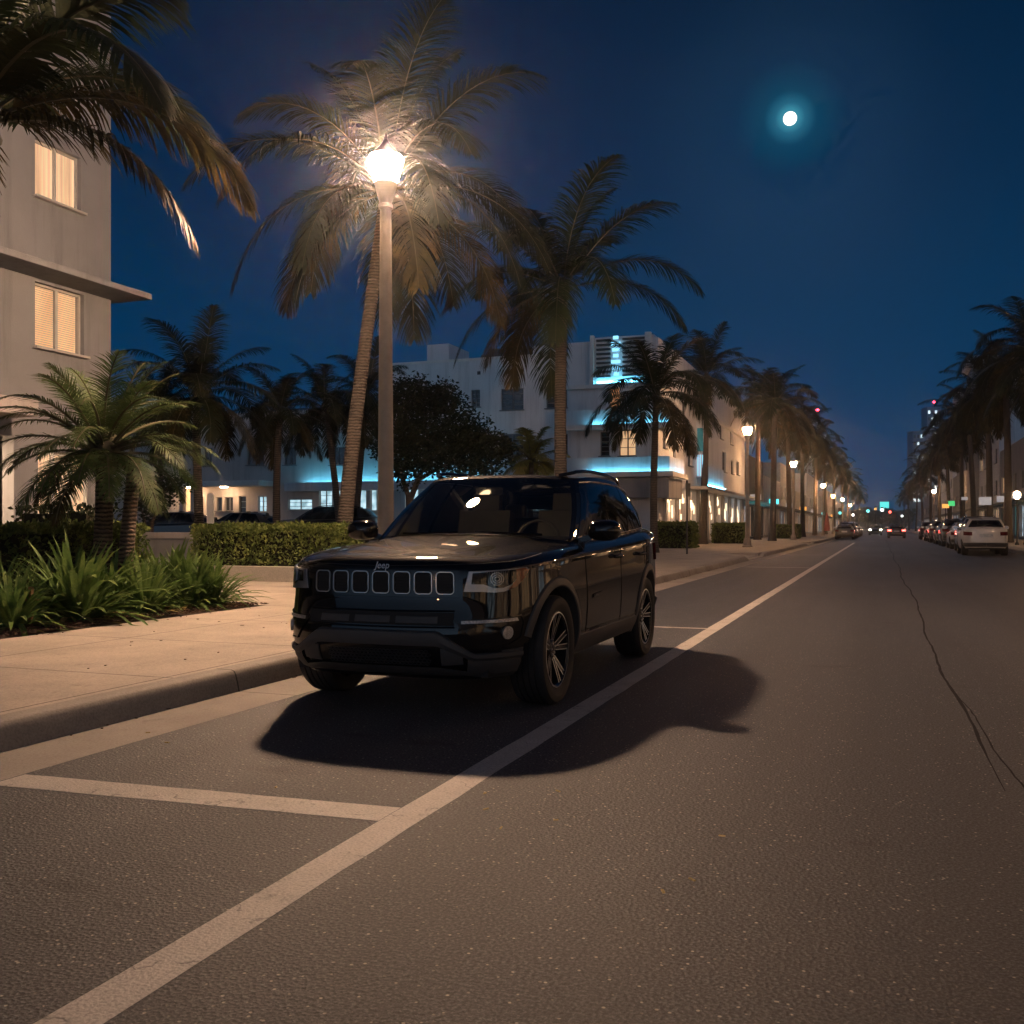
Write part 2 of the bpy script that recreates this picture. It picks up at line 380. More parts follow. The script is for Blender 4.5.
def split_loose(o):
    me = o.data; bm = bmesh.new(); bm.from_mesh(me); bm.verts.ensure_lookup_table(); seen = {}
    isl = []
    for v in bm.verts:
        if v.index in seen: continue
        st = [v]; seen[v.index] = len(isl); cur = [v]
        while st:
            q = st.pop()
            for e in q.link_edges:
                w = e.other_vert(q)
                if w.index not in seen: seen[w.index] = len(isl); st.append(w); cur.append(w)
        isl.append(cur)
    bm.free()
    if len(isl) < 2 or len(isl) > 40: return
    for k in range(len(isl)):
        b2 = bmesh.new(); b2.from_mesh(me); b2.verts.ensure_lookup_table()
        bmesh.ops.delete(b2, geom=[v for v in b2.verts if seen[v.index] != k], context='VERTS')
        m2 = me.copy(); b2.to_mesh(m2); b2.free()
        if k == 0: keep = m2
        else:
            c = o.copy(); c.data = m2; col.objects.link(c)
    o.data = keep
def tag(o, label=None, cat=None, group=None, kind=None):
    if label: o['label'] = label
    if cat: o['category'] = cat
    if group: o['group'] = group
    if kind: o['kind'] = kind
    return o
def thing(name, label, cat, loc=(0,0,0), rz=0, group=None):
    o = bpy.data.objects.new(name, None); col.objects.link(o)
    o.location = loc; o.rotation_euler = (0, 0, rz); o.empty_display_size = 0.2
    return tag(o, label, cat, group)
def children(o): return [c for c in bpy.data.objects if c.parent == o]
def copy_tree(o, parent=None):
    c = o.copy(); col.objects.link(c)
    if parent is not None: c.parent = parent
    for ch in o.children: copy_tree(ch, c)
    return c
def dup(src, label, loc, rz=None, group=None, scale=None):
    c = copy_tree(src); c.location = loc
    if rz is not None: c.rotation_euler = (0, 0, rz)
    if scale: c.scale = (scale,) * 3
    c['label'] = label
    if group: c['group'] = group
    return c
ORD = ['first','second','third','fourth','fifth','sixth','seventh','eighth','ninth','tenth','eleventh','twelfth','thirteenth','fourteenth','fifteenth','sixteenth','seventeenth','eighteenth','nineteenth','twentieth']
SKY_S = 1.0; MOON_E = 0.07; HAZE = 0.0007; HAZE_G = 0.95; FILL_GLOW = (.30, .39, .50, 1); EXPO = 0.0  # sky levels, with the colour of an added fill glow behind the camera
# ------------------------------------------------------------------ ground, road, pavements
def sheet(name, x0, x1, y0, y1, z, m):
    b = MB(); b.add([(x0,y0,z),(x1,y0,z),(x1,y1,z),(x0,y1,z)], [(0,1,2,3)])
    return tag(b.build(name, m, recalc=False), kind='structure')
sheet('ground', -420, 420, -60, 520, -0.03, MT['ground'])
sheet('road', -4.31, 5.71, -50, 515, 0.0, MT['asphalt'])
CURB = -4.30; RCURB = 5.7
# gutter strip, slightly irregular edge
b = MB(); rows = []
ys = [-50 + 1.0 * i for i in range(0, 60)] + [10 + 6.0 * i for i in range(0, 84)]
rows.append([(CURB + 0.0, y, 0.0012) for y in ys])
rows.append([(-3.80 + random.uniform(-.006, .006), y, 0.0012) for y in ys])
b.grid(rows, flip=False)
tag(b.build('gutter', MT['gutter']), kind='structure')

# kerbs with rounded nose: pieces with a ramp gap
def kerb_piece(b, y0, y1, x, side, h=0.15, taper0=False, taper1=False):
    n = max(2, int((y1 - y0) / 1.0) + 1)
    ys = [y0 + (y1 - y0) * i / (n - 1) for i in range(n)]
    rows = []
    for i, y in enumerate(ys):
        hh = h
        if taper0: hh = 0.02 + (h - 0.02) * min(1, (y - y0) / 1.2)
        if taper1: hh = min(hh, 0.02 + (h - 0.02) * min(1, (y1 - y) / 1.2))
        j = random.uniform(-.004, .004)
        rows.append([(x + side*(0.03 + 0), y, -0.02), (x + side*(0.012+j), y, hh*0.5), (x + side*(-0.004), y, hh - 0.03), (x - side*0.018, y, hh - 0.006),
                     (x - side*0.04, y, hh + 0.002), (x - side*0.165, y, hh + 0.004), (x - side*0.17, y, hh - 0.03)])
    b.grid(rows)
b = MB()
kerb_piece(b, -50, 36.0, CURB, 1, taper1=True)
kerb_piece(b, 40.0, 66.0, CURB, 1, taper0=True, taper1=True)
kerb_piece(b, 72.0, 515, CURB, 1, taper0=True)
tag(b.build('kerb', MT['kerb'], smooth=True, angle=50), kind='structure')
b = MB(); kerb_piece(b, -50, 515, RCURB, -1)
tag(b.build('kerb', MT['kerb'], smooth=True, angle=50), kind='structure')
# sidewalks: bodies 0.15 high, with ramps at the gaps
def slab(name, x0, x1, y0, y1, z1, m, z0=-0.03):
    b = MB(); b.box(x0, x1, y0, y1, z0, z1)
    return tag(b.build(name, m), kind='structure')
LW = CURB - 0.17
slab('sidewalk', -7.5, LW, -50, 36.0, 0.15, MT['walk'])
slab('sidewalk', -12.0, -7.5, 11.15, 36.0, 0.1485, MT['walk'])
def ramp_piece(y0, y1):
    b = MB(); b.box(-12.0, LW - 1.3, y0, y1, -0.03, 0.15)
    b.add([(LW-1.3, y0, .15), (LW-1.3, y1, .15), (LW+.17, y1, .012), (LW+.17, y0, .012)], [(0,1,2,3)])
    tag(b.build('sidewalk_ramp', MT['walk'], recalc=False), kind='structure')
ramp_piece(36.0, 40.0); ramp_piece(66.0, 72.0)
slab('sidewalk', -12.0, LW, 40.0, 66.0, 0.15, MT['walk'])
slab('sidewalk', -12.0, LW, 72.0, 515, 0.15, MT['walk'])
slab('sidewalk', 5.87, 14.0, -50, 515, 0.15, MT['walk'])
slab('planting_ground', -60, -12.0, 11.15, 22.0, 0.12, MT['soil'])
slab('parking_lot', -60, -12.0, 22.0, 49.4, 0.35, MT['asphalt'])
slab('bed_ground', -60, -7.5, -50, 11.15, 0.12, MT['soil'])
# mulch bed surface, gently mounded and irregular
b = MB(); rows = []
for i in range(60):
    y = -6 + 17.12 * i / 59
    rows.append([(-7.52 - 5.0 * k / 30, y, 0.135 + min(1, k / 4.0) * 0.035 + random.uniform(-.008, .008)) for k in range(31)])
b.grid(rows); o = b.build('mulch_bed', MT['mulch'], smooth=True, angle=80); tag(o, kind='structure')
b = MB()
for i in range(5200):
    x = -7.5 - abs(random.gauss(0, 0.9)) + (random.uniform(0, .07) if random.random() < .12 else 0); y = random.uniform(4.5, 11.15)
    if x < -11: continue
    c = Vector((x, y, 0.172 + random.uniform(0, .012)))
    l, w = random.uniform(.012, .045), random.uniform(.004, .012)
    b.cbox(c, (l, w, .005), rz=random.uniform(0, PI), rx=random.uniform(-.5, .5), ry=random.uniform(-.4, .4))
tag(b.build('mulch_chips', MT['chip']), 'brown bark chips and litter covering the planting bed', 'mulch', kind='stuff')

# painted lines
def stripe(name, pts_l, pts_r):
    b = MB(); b.grid([pts_l, pts_r]); return tag(b.build(name, MT['paint']), kind='structure')
ys = [-20 + .25 * i for i in range(160)] + [20 + 2.0 * i for i in range(30)]
stripe('road_marking', [(-1.868 + random.uniform(-.003, .003), y, .0018) for y in ys], [(-1.715 + random.uniform(-.004, .004), y, .0018) for y in ys])
for (v0, w, xa) in ((3.44, .20, -3.79), (11.52, .10, -3.82), (29.8, .12, -3.8), (43.5, .12, -3.8)):
    xs = [xa + (-1.872 - xa) * i / 12 for i in range(13)]
    sk = 0.10 if v0 < 4 else 0
    stripe('road_marking', [(x, v0 + sk*(x-xa)/1.8 + random.uniform(-.003, .003), .0018) for x in xs], [(x, v0 + w + sk*(x-xa)/1.8 + random.uniform(-.003, .003), .0018) for x in xs])
# tar seam down the right lane
b = MB(); l = []; r = []
x = 0.50
for i in range(420):
    y = 4.9 + .22 * i
    off = 0.035 * math.sin(y * .45) + 0.012 * math.sin(y * 1.9 + 1) + random.uniform(-.005, .005)
    w = 0.005 + 0.004 * math.sin(y * 2.3) ** 2 + random.uniform(0, .005)
    w *= min(1, (y - 4.6) / 2.0)
    l.append((x + off - w, y, .003)); r.append((x + off + w, y, .003))
b.grid([l, r]); tag(b.build('tar_seam', MT['tar']), kind='structure')
b = MB(); l = []; r = []
for i in range(30):
    y = 4.6 + .12 * i; off = .03 + (7.0 - y) * .035 + .012 * math.sin(y * 3) + random.uniform(-.004, .004); w = .003 + random.uniform(0, .003)
    l.append((x + off - w, y, .003)); r.append((x + off + w, y, .003))
b.grid([l, r]); tag(b.build('tar_seam', MT['tar']), kind='structure')
# small flat litter on the road (leaf bits)
b = MB()
for (px, py) in ((558, 793), (485, 795), (486, 811), (556, 822), (501, 830), (692, 882), (663, 894), (722, 838), (167, 744), (276, 789), (148, 734)):
    Z = 1170 / (py - 527); p = world_at(px, py, Z)
    a = random.uniform(0, PI); l_ = random.uniform(.012, .022); w_ = random.uniform(.006, .011)
    b.cbox((p.x, p.y, .009), (l_ * 1.6, w_, .004), rz=a)
tag(b.build('leaf_litter', MT['strap_dry']), 'tiny pale leaf bits scattered over the asphalt', 'litter', kind='stuff')
# dead leaves and grit on the pavement and in the gutter
b = MB(); rng = random.Random(5)
for i in range(230):
    if i < 90: x, y, z = rng.uniform(-7.3, -4.6), rng.uniform(2.5, 22), .153
    elif i < 190: x, y, z = -4.29 + abs(rng.gauss(0, .05)), rng.uniform(2, 30), .006
    else: x, y, z = rng.uniform(-7.6, -7.3), rng.uniform(4, 11), .153
    l_ = rng.uniform(.010, .035); w_ = l_ * rng.uniform(.3, .6)
    b.cbox((x, y, z + .003), (l_, w_, .004), rz=rng.uniform(0, PI), rx=rng.uniform(-.3, .3))
tag(b.build('leaf_litter', MT['chip']), 'small brown dead leaves on the pavement and in the gutter', 'litter', kind='stuff')

# ------------------------------------------------------------------ palms
def frond(b, base, az, el, L, droop, nl, leaf, rng, mi=0, rmi=1, width=1.0, segs=3, hang=0.5, twist=0.0, reject=None):
    d = Vector((math.cos(az) * math.cos(el), math.sin(az) * math.cos(el), math.sin(el)))
    side0 = Vector((-math.sin(az), math.cos(az), 0))
    n = 14; pts = [Vector(base)]; dirs = [d.copy()]
    for i in range(n):
        t = (i + 1) / n
        d = (d + Vector((0, 0, -1)) * droop * (0.35 + 1.3 * t) / n + side0 * twist / n).normalized()
        pts.append(pts[-1] + d * L / n); dirs.append(d.copy())
    if reject is not None and reject(pts): return
    b.tube(pts, [0.022 * (1 - .85 * i / n) + .003 for i in range(n + 1)], n=4, mi=rmi, cap=False)
    for j in range(nl):
        t = 0.10 + 0.90 * (j + rng.random() * .6) / nl
        t = min(t, .998)
        f = t * n; i = min(n - 1, int(f)); fr = f - i
        p = pts[i].lerp(pts[i + 1], fr); dd = dirs[i].lerp(dirs[i + 1], fr).normalized()
        sd = dd.cross(Vector((0, 0, 1)))
        if sd.length < .2: sd = side0.copy()
        sd.normalize(); upv = sd.cross(dd).normalized()
        ll = leaf * (0.22 + 0.98 * math.sin(PI * (t * .80 + .06)) ** .8) * rng.uniform(.75, 1.12)
        if t > .80: ll *= 1 - (t - .80) * 3.2
        if rng.random() < .05: continue
        for s in (-1, 1):
            fwd = 0.50 + 0.55 * t + 1.5 * max(0, t - .7)
            q = (sd * s + dd * fwd * rng.uniform(.8, 1.2) + upv * (0.32 - 0.25 * t) * rng.uniform(.4, 1.4)).normalized()
            w = 0.016 * width * rng.uniform(.8, 1.25)
            wv = dd.cross(q).cross(q).normalized() * w if True else None
            cur = p.copy(); prev = []
            vs = []
            for k in range(segs + 1):
                tt = k / segs
                ww = wv * (1.0 if k < segs else 0.15) * (1 - .35 * tt)
                vs.append(cur - ww); vs.append(cur + ww)
                q = (q + Vector((0, 0, -1)) * hang * (0.4 + tt) * rng.uniform(.7, 1.3) / segs * 2).normalized()
                cur = cur + q * ll / segs
            b.add(vs, [(2*k, 2*k+1, 2*k+3, 2*k+2) for k in range(segs)], mi)
def palm_crown(seed, L=3.0, nf=26, nl=75, leaf=0.62, width=1.0, segs=3, gold=.2, hang=.5, lo=-0.45, hi=1.45, droop=1.35, reject=None):
    rng = random.Random(seed); b = MB()
    for k in range(nf):
        t = (k + .5) / nf
        az = k * 2.39996 + rng.uniform(-.25, .25)
        el = hi + (lo - hi) * t ** .85 + rng.uniform(-.12, .12)
        dr = droop * (.75 + .6 * t) * rng.uniform(.8, 1.2)
        l = L * rng.uniform(.86, 1.08) * (0.80 + .2 * math.sin(PI * t))
        frond(b, (math.cos(az) * .10, math.sin(az) * .10, .05 - .25 * t), az, el, l, dr, nl, leaf, rng,
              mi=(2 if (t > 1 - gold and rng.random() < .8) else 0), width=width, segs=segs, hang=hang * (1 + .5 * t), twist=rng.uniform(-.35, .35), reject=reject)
    # fibre boss and nuts
    b.lathe([(.10, -.42), (.16, -.30), (.21, -.08), (.16, .10), (.05, .25)], n=9, mi=1)
    for k in range(8):
        a = rng.uniform(0, 2 * PI); r = rng.uniform(.16, .26)
        c = (math.cos(a) * r, math.sin(a) * r, -.24 + rng.uniform(-.08, .08))
        b.lathe([(.02, -.09), (.065, -.045), (.075, 0), (.05, .06), (.01, .085)], n=7, c=c, mi=1)
    return b
def palm_trunk(h, r0, r1, lean, seed, n=12, bulge=1.5):
    rng = random.Random(seed); b = MB(); pts = []; rad = []
    k = max(16, int(h / .11))
    for i in range(k + 1):
        t = i / k
        pts.append((lean[0] * t ** 1.25 + .03 * math.sin(t * 5 + seed), lean[1] * t ** 1.25 + .03 * math.sin(t * 4 + seed * 2), -.05 + (h + .05) * t))
        r = r0 + (r1 - r0) * t + r0 * (bulge - 1) * math.exp(-t * h / .35)
        rad.append(r * (1.012 if i % 2 else .992) * rng.uniform(.985, 1.015))
    b.tube(pts, rad, n=n)
    return b, Vector(pts[-1])
def palm(label, loc, h, crown_mesh_obj=None, crown=None, r0=.17, r1=.125, lean=(0, 0), seed=1, leafm='palm_leaf', goldm='palm_leaf_gold', group=None, rz=0, scale=1.0, bark='bark', cat='palm tree'):
    root = thing('palm_tree', label, cat, loc, 0, group)
    tb, top = palm_trunk(h, r0, r1, lean, seed)
    tb.build('trunk', MT[bark], root, smooth=True, angle=70)
    if crown_mesh_obj is None:
        c = crown.build('crown', [MT[leafm], MT['rachis'], MT[goldm]], root, recalc=False)
    else:
        c = bpy.data.objects.new('crown', crown_mesh_obj); col.objects.link(c); c.parent = root
    c.location = top; c.rotation_euler = (0, 0, rz); c.scale = (scale,) * 3
    return root, c

# the big palm by the lamp, crown built facing the picture as it stands
ZP = 23.0
p0 = world_at(342, 597, ZP)
top = world_at(386, 186, ZP - .3)
palm('tall coconut palm leaning right with its crown behind the first lit street lamp', (p0.x, p0.y, .12), top.z - .12,
     crown=palm_crown(11, L=4.7, nf=26, nl=120, leaf=.92, segs=4, gold=.22, hang=.50, lo=-.35, hi=1.42, droop=1.75, width=.95),
     r0=.185, r1=.135, lean=(top.x - p0.x, top.y - p0.y), seed=3, leafm='palm_leaf_dim', rz=.6)
pb = world_at(-30, 600, 9.8)
def px_of(w): 
    X = w.x * CT + w.y * ST; Z = -w.x * ST + w.y * CT
    return 512 + 1000 * X / Z, 527 - (w.z - HC) * 1000 / Z
def rej0(pts):
    o_ = Vector((pb.x - .1, pb.y + .1, world_at(-30, 105, 9.8).z)); M = Matrix.Rotation(.9, 3, 'Z')
    x, y = px_of(o_ + M @ pts[-1]); xm, ym = px_of(o_ + M @ pts[8])
    return (x > 5 and y > 225 and x < 130) or (x > 5 and y > 330)
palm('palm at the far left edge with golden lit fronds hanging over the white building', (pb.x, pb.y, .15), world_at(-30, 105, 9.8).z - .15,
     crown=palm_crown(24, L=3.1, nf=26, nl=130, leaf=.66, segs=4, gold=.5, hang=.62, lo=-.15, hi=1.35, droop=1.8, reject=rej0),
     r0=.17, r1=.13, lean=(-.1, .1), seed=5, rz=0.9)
pc = world_at(561, 560, 27.0)
def rej1(pts):
    o_ = Vector((pc.x, pc.y + .1, world_at(561, 285, 27.0).z)); M = Matrix.Rotation(.3, 3, 'Z')
    return any(578 < px_of(o_ + M @ pts[k])[0] < 635 and px_of(o_ + M @ pts[k])[1] > 318 for k in (8, 10, 12, 14))
palm('second tall palm rising behind the roof of the black car', (pc.x, pc.y, .15), world_at(561, 285, 27.0).z - .15,
     crown=palm_crown(33, reject=rej1, L=4.2, nf=25, nl=95, leaf=.84, segs=4, gold=.22, hang=.50, lo=-.35, hi=1.4, droop=1.75, width=1.1), r0=.18, r1=.14, lean=(0, .1), seed=8, rz=.3)
pd = world_at(654, 552, 40.0)
palm('palm in front of the neon lit hotel corner, beside the dark sign post', (pd.x, pd.y, .15), world_at(654, 392, 40.0).z - .15,
     crown=palm_crown(41, L=3.6, nf=24, nl=85, leaf=.74, segs=3, gold=.15, hang=.5, lo=-.35, hi=1.4, droop=1.85, width=1.3), r0=.155, r1=.12, lean=(.05, 0), seed=9, rz=1.2)
shared = []
for i, sd in enumerate((51, 63, 77, 85)):
    cb = palm_crown(sd, L=4.3, nf=24, nl=75, leaf=.88, width=1.5, segs=3, gold=.22, hang=.5, lo=-.45, hi=1.4, droop=1.4 + .2 * i)
    me = cb.build('crown', [MT['palm_leaf_far'], MT['rachis'], MT['palm_leaf_gold']], recalc=False)
    shared.append(me.data); bpy.data.objects.remove(me)
G = 'palms lining the left sidewalk'
lab = ['palm with flared base left of the second street lamp', 'palm just right of the second street lamp post', 'palm directly behind the second street lamp post']
spots = [(703, 375, 60.0), (772, 402, 73.0), (757, 398, 80.0), (790, 420, 88.0), (803, 430, 103.0), (815, 444, 121.0), (826, 456, 143.0), (834, 465, 165.0), (842, 475, 196.0), (848, 482, 230.0), (854, 489, 275.0), (859, 495, 330.0)]
for i, (px, py, Z) in enumerate(spots):
    g = world_at(px, 540, Z); tp = world_at(px, py, Z)
    l = lab[i] if i < 3 else '%s palm beyond the second street lamp in the left sidewalk row' % ORD[i - 3]
    palm(l, (g.x, g.y, .15), tp.z - .15, crown_mesh_obj=shared[i % 4], r0=.24, r1=.17, lean=(random.uniform(-.3, .3), random.uniform(-.3, .3)), seed=i + 12, group=G, rz=i * 1.3, scale=1.0 if Z > 70 else .9)
G = 'palms lining the right sidewalk'
rs = [(1052, 365, 50.0), (1030, 345, 58.0), (1009, 385, 66.0), (990, 392, 78.0), (974, 412, 92.0), (962, 428, 107.0), (950, 443, 125.0), (940, 455, 146.0), (931, 466, 172.0), (923, 476, 205.0), (916, 484, 245.0), (909, 491, 300.0), (904, 497, 360.0)]
for i, (px, py, Z) in enumerate(rs):
    g = world_at(px, 540, Z); tp = world_at(px, py, Z)
    palm('%s nearest palm of the dark row along the right sidewalk' % ORD[i] if i else 'nearest palm of the dark row at the right edge', (g.x, g.y, .15), tp.z - .15, crown_mesh_obj=shared[(i + 1) % 4], r0=.26, r1=.18, lean=(random.uniform(-.5, .5), random.uniform(-.3, .3)), seed=i + 40, group=G, rz=i * 1.7 + .5, scale=1.12)
# background palms round the parking lot
G = 'palms round the parking lot'
for i, (px, py, Z, ln, sc, lb) in enumerate([
        (198, 392, 30.0, (0, 0), .72, 'dark slim palm standing left of the parked sedan in the lot'),
        (279, 412, 36.0, (.1, 0), .62, 'lot palm standing behind the parked dark minivan, left one'),
        (322, 405, 40.0, (-.9, .2), .66, 'leaning palm behind the dark minivan, left of the big palm trunk'),
        (366, 395, 42.0, (.5, 0), .7, 'lot palm seen between the big palm trunk and the lamp post'),
        (160, 402, 44.0, (.1, .2), .66, 'small dark palm behind the bushy palm, left of the slim one')]):
    tp = world_at(px, py, Z); g = world_at(px, 540, Z)
    palm(lb, (g.x - ln[0], g.y, .35 if Z > 26 else .12), tp.z - .35, crown_mesh_obj=shared[i % 4], r0=.15, r1=.11, lean=ln, seed=i + 70, group=G, rz=i * 2.1, scale=sc)
# small yellow-green palm beside the dark tree
tp = world_at(531, 458, 44.0)
palm('small yellow green palm between the dark round tree and the second palm', (tp.x, tp.y, .35), tp.z - .35,
     crown=palm_crown(95, L=1.9, nf=20, nl=50, leaf=.5, width=1.4, segs=3, gold=0, lo=-.2, hi=1.45, droop=1.2), r0=.13, r1=.1, seed=90, leafm='palm_yellow')
# bushy date palm by the left building
tp = world_at(103, 440, 12.6)
root, c = palm('low bushy date palm with arching green fronds in front of the left building', (tp.x, tp.y, .15), tp.z - .20,
     crown=palm_crown(101, L=1.42, nf=52, nl=52, leaf=.27, width=.50, segs=2, gold=.06, hang=.28, lo=-.2, hi=1.35, droop=1.25),
     r0=.115, r1=.10, lean=(0, 0), seed=91, leafm='palm_leaf_green', bark='bark_dark', rz=.5)
b2, _ = palm_trunk(1.9, .095, .08, (.05, .02), 15); o = b2.build('trunk', MT['bark_dark'], root, smooth=True, angle=70); o.location = (.27, .12, 0)

# ------------------------------------------------------------------ hedges
def hedge(name, label, x0, x1, y0, y1, z0, z1, n, size, seed, leafm='hedge_leaf'):
    rng = random.Random(seed)
    root = thing(name, label, 'hedge', ((x0 + x1) / 2, (y0 + y1) / 2, z0))
    cx, cy = (x0 + x1) / 2, (y0 + y1) / 2
    hx, hy, hz = (x1 - x0) / 2, (y1 - y0) / 2, z1 - z0
    core = MB(); core.box(-hx + .10, hx - .10, -hy + .10, hy - .10, 0, hz - .12)
    core.build('branches', MT['hedge_core'], root)
    b = MB()
    def bump(p): return .5 + .5 * math.sin(p[0] * 5.1 + seed) * math.sin(p[1] * 4.3 + p[2] * 3.7) 
    for i in range(n):
        f = rng.random()
        A = [2 * hx * 2 * hy, 2 * hx * hz * 2, 2 * hy * hz * 2]; s = sum(A); f *= s
        if f < A[0]: p = [rng.uniform(-hx, hx), rng.uniform(-hy, hy), hz]; nn = Vector((0, 0, 1))
        elif f < A[0] + A[1]:
            sg = rng.choice((-1, 1)); p = [rng.uniform(-hx, hx), sg * hy, rng.uniform(.02, hz)]; nn = Vector((0, sg, 0))
        else:
            sg = rng.choice((-1, 1)); p = [sg * hx, rng.uniform(-hy, hy), rng.uniform(.02, hz)]; nn = Vector((sg, 0, 0))
        inn = rng.random() ** 1.6 * .15 + .07 * bump(p)
        P = Vector(p) - nn * inn + nn * (.05 if rng.random() < .08 else 0)
        d = (nn * .7 + Vector((rng.gauss(0, .7), rng.gauss(0, .7), rng.gauss(.35, .6)))).normalized()
        sd = d.orthogonal().normalized(); sd = Matrix.Rotation(rng.uniform(0, 2 * PI), 3, d) @ sd
        l = size * rng.uniform(.6, 1.3); w = l * .32
        m1 = P + d * l * .5 + Vector((0, 0, .1 * l))
        b.add([P, m1 + sd * w, P + d * l, m1 - sd * w], [(0, 1, 2, 3)])
    b.build('foliage', MT[leafm], root, recalc=False)
    return root
hedge('hedge', 'clipped green hedge behind the strap leaf clumps in front of the left building', -10.75, -9.6, 2.5, 11.4, .15, 1.20, 24000, .075, 1)
x1, _ = on_v(190, 560, 16.1); x2, _ = on_v(334, 560, 16.1)
hedge('hedge', 'long clipped hedge on a low concrete planter left of the big palm trunk', x1, x2, 16.1, 17.3, .42, 1.20, 15000, .075, 2)
for i, (pa, pb_, Z, lb) in enumerate([(655, 695, 48.0, 'low hedge at the hotel corner, left of the dark sign post base'), (712, 746, 62.0, 'hedge between the flared palm and the second street lamp'), (776, 800, 88.0, 'dark bush in the sidewalk planter right of the second street lamp')]):
    a = world_at(pa, 550, Z); c = world_at(pb_, 550, Z)
    hedge('hedge', lb, a.x, c.x, a.y, a.y + 1.6, .15, 1.35, 3500, .14, 5 + i)
b = MB(); b.box(x1 - .15, x2 + .15, 15.95, 17.45, .1, .43)
tag(b.build('planter_wall', MT['kerb'], bevel=.012), 'low concrete planter edge under the long clipped hedge', 'planter')
b = MB(); b.box(-38, -12.2, 21.9, 22.1, .1, .86, 0); b.box(-38, -12.15, 21.85, 22.15, .86, 1.03, 1)
tag(b.build('low_wall', [MT['grey_wall'], MT['pink_wall']], bevel=.01), 'low wall with pale pink cap in front of the lot cars', 'wall')
# shrub under the lit left window
p = world_at(68, 520, 16.0)
hedge('shrub', 'small dark reddish shrub below the lit ground floor window', p.x - .75, p.x + .75, p.y - .4, p.y + .4, .12, 1.5, 1500, .09, 9, 'tree_leaf')

# ------------------------------------------------------------------ strap leaf clumps
def clump_mesh(seed, n=150, L=.78):
    rng = random.Random(seed); b = MB()
    for i in range(n):
        az = rng.uniform(0, 2 * PI); el = rng.uniform(.35, 1.45) if i > 26 else rng.uniform(-.1, .5)
        dry = i <= 20
        d = Vector((math.cos(az) * math.cos(el), math.sin(az) * math.cos(el), math.sin(el)))
        p = Vector((math.cos(az), math.sin(az), 0)) * rng.uniform(0, .10)
        l = L * rng.uniform(.6, 1.1) * (.75 if dry else 1); w = rng.uniform(.011, .019)
        sd = Vector((-math.sin(az), math.cos(az), 0)); ns = 6; vs = []
        dr = rng.uniform(.7, 1.8)
        for k in range(ns + 1):
            t = k / ns; ww = w * (0.6 + 1.0 * math.sin(PI * (t * .8 + .1))) * (1 if k < ns else .08)
            fold = Vector((0, 0, .3 * ww))
            vs += [p - sd * ww + fold, p, p + sd * ww + fold]
            d = (d + Vector((0, 0, -1)) * dr * (.3 + 1.2 * t) / ns).normalized()
            if p.z < .015 and d.z < 0: d.z = 0; d.normalize()
            p = p + d * l / ns
        fs = []
        for k in range(ns):
            fs += [(3*k, 3*k+1, 3*k+4, 3*k+3), (3*k+1, 3*k+2, 3*k+5, 3*k+4)]
        b.add(vs, fs, 1 if dry else 0)
    return b
cl = []
for s in (1, 2, 3, 4):
    o = clump_mesh(s).build('grass_clump', [MT['strap_leaf'], MT['strap_dry']], recalc=False)
    cl.append(o.data); bpy.data.objects.remove(o)
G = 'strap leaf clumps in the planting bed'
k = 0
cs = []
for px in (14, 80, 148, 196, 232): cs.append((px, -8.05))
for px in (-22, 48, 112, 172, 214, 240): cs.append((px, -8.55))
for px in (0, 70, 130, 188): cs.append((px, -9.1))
for i, (px, u) in enumerate(cs):
    v, _ = on_u(px, 600, u)
    v = min(v, 10.75)
    row = 'front row' if u > -8.3 else ('middle row' if u > -8.8 else 'back row')
    idx = i if i < 5 else (i - 5 if i < 11 else i - 11)
    o = bpy.data.objects.new('grass_clump', cl[i % 4]); col.objects.link(o)
    o.location = (u + random.uniform(-.06, .06), v, .165); o.rotation_euler = (0, 0, i * 1.9); s = random.uniform(.85, 1.12) * (1.15 if i in (1,) else 1)
    o.scale = (s, s, s)
    tag(o, '%s strap leaf clump from the left in the %s of the bed' % (ORD[idx], row), 'plant', G)
# small orange stake in the bed
b = MB(); v, _ = on_u(31, 600, -8.0); b.cbox((-8.0, v, .36), (.035, .035, .42)); b.cbox((-8.0, v, .44), (.16, .02, .02), rz=.3)
tag(b.build('stake', mat('stake_wood', (.35, .18, .10), rough=.8)), 'small reddish brown wooden stake among the strap leaf clumps', 'stake')

# ------------------------------------------------------------------ the dark round tree
def broad_tree(name, label, loc, blobs, limbs, nleaf, size, seed, group=None):
    rng = random.Random(seed); root = thing(name, label, 'tree', loc, 0, group)
    b = MB()
    for pts, r0, r1 in limbs:
        b.tube(pts, [r0 + (r1 - r0) * i / (len(pts) - 1) for i in range(len(pts))], n=8)
    b.build('trunk', MT['bark_dark'], root, smooth=True)
    b = MB(); vol = [x[3] * x[4] * x[5] for x in blobs]; tot = sum(vol)
    for bi, (cx, cy, cz, rx, ry, rz) in enumerate(blobs):
        ncl = max(4, int(nleaf / 14 * vol[bi] / tot))
        for c in range(ncl):
            d = Vector((rng.gauss(0, 1), rng.gauss(0, 1), rng.gauss(0, 1))).normalized() * (rng.random() ** .4)
            q = Vector((cx + d.x * rx, cy + d.y * ry, cz + d.z * rz))
            for k in range(14):
                P = q + Vector((rng.gauss(0, .16), rng.gauss(0, .16), rng.gauss(0, .12)))
                a = Vector((rng.gauss(0, 1), rng.gauss(0, 1), rng.gauss(0, .6))).normalized(); s2 = a.orthogonal().normalized()
                l = size * rng.uniform(.6, 1.3)
                b.add([P, P + a * l * .5 + s2 * l * .3, P + a * l, P + a * l * .5 - s2 * l * .3], [(0, 1, 2, 3)])
    b.build('crown', MT['tree_leaf'], root, recalc=False)
    return root
Zt = 42.0; base = world_at(412, 540, Zt); base.z = .35
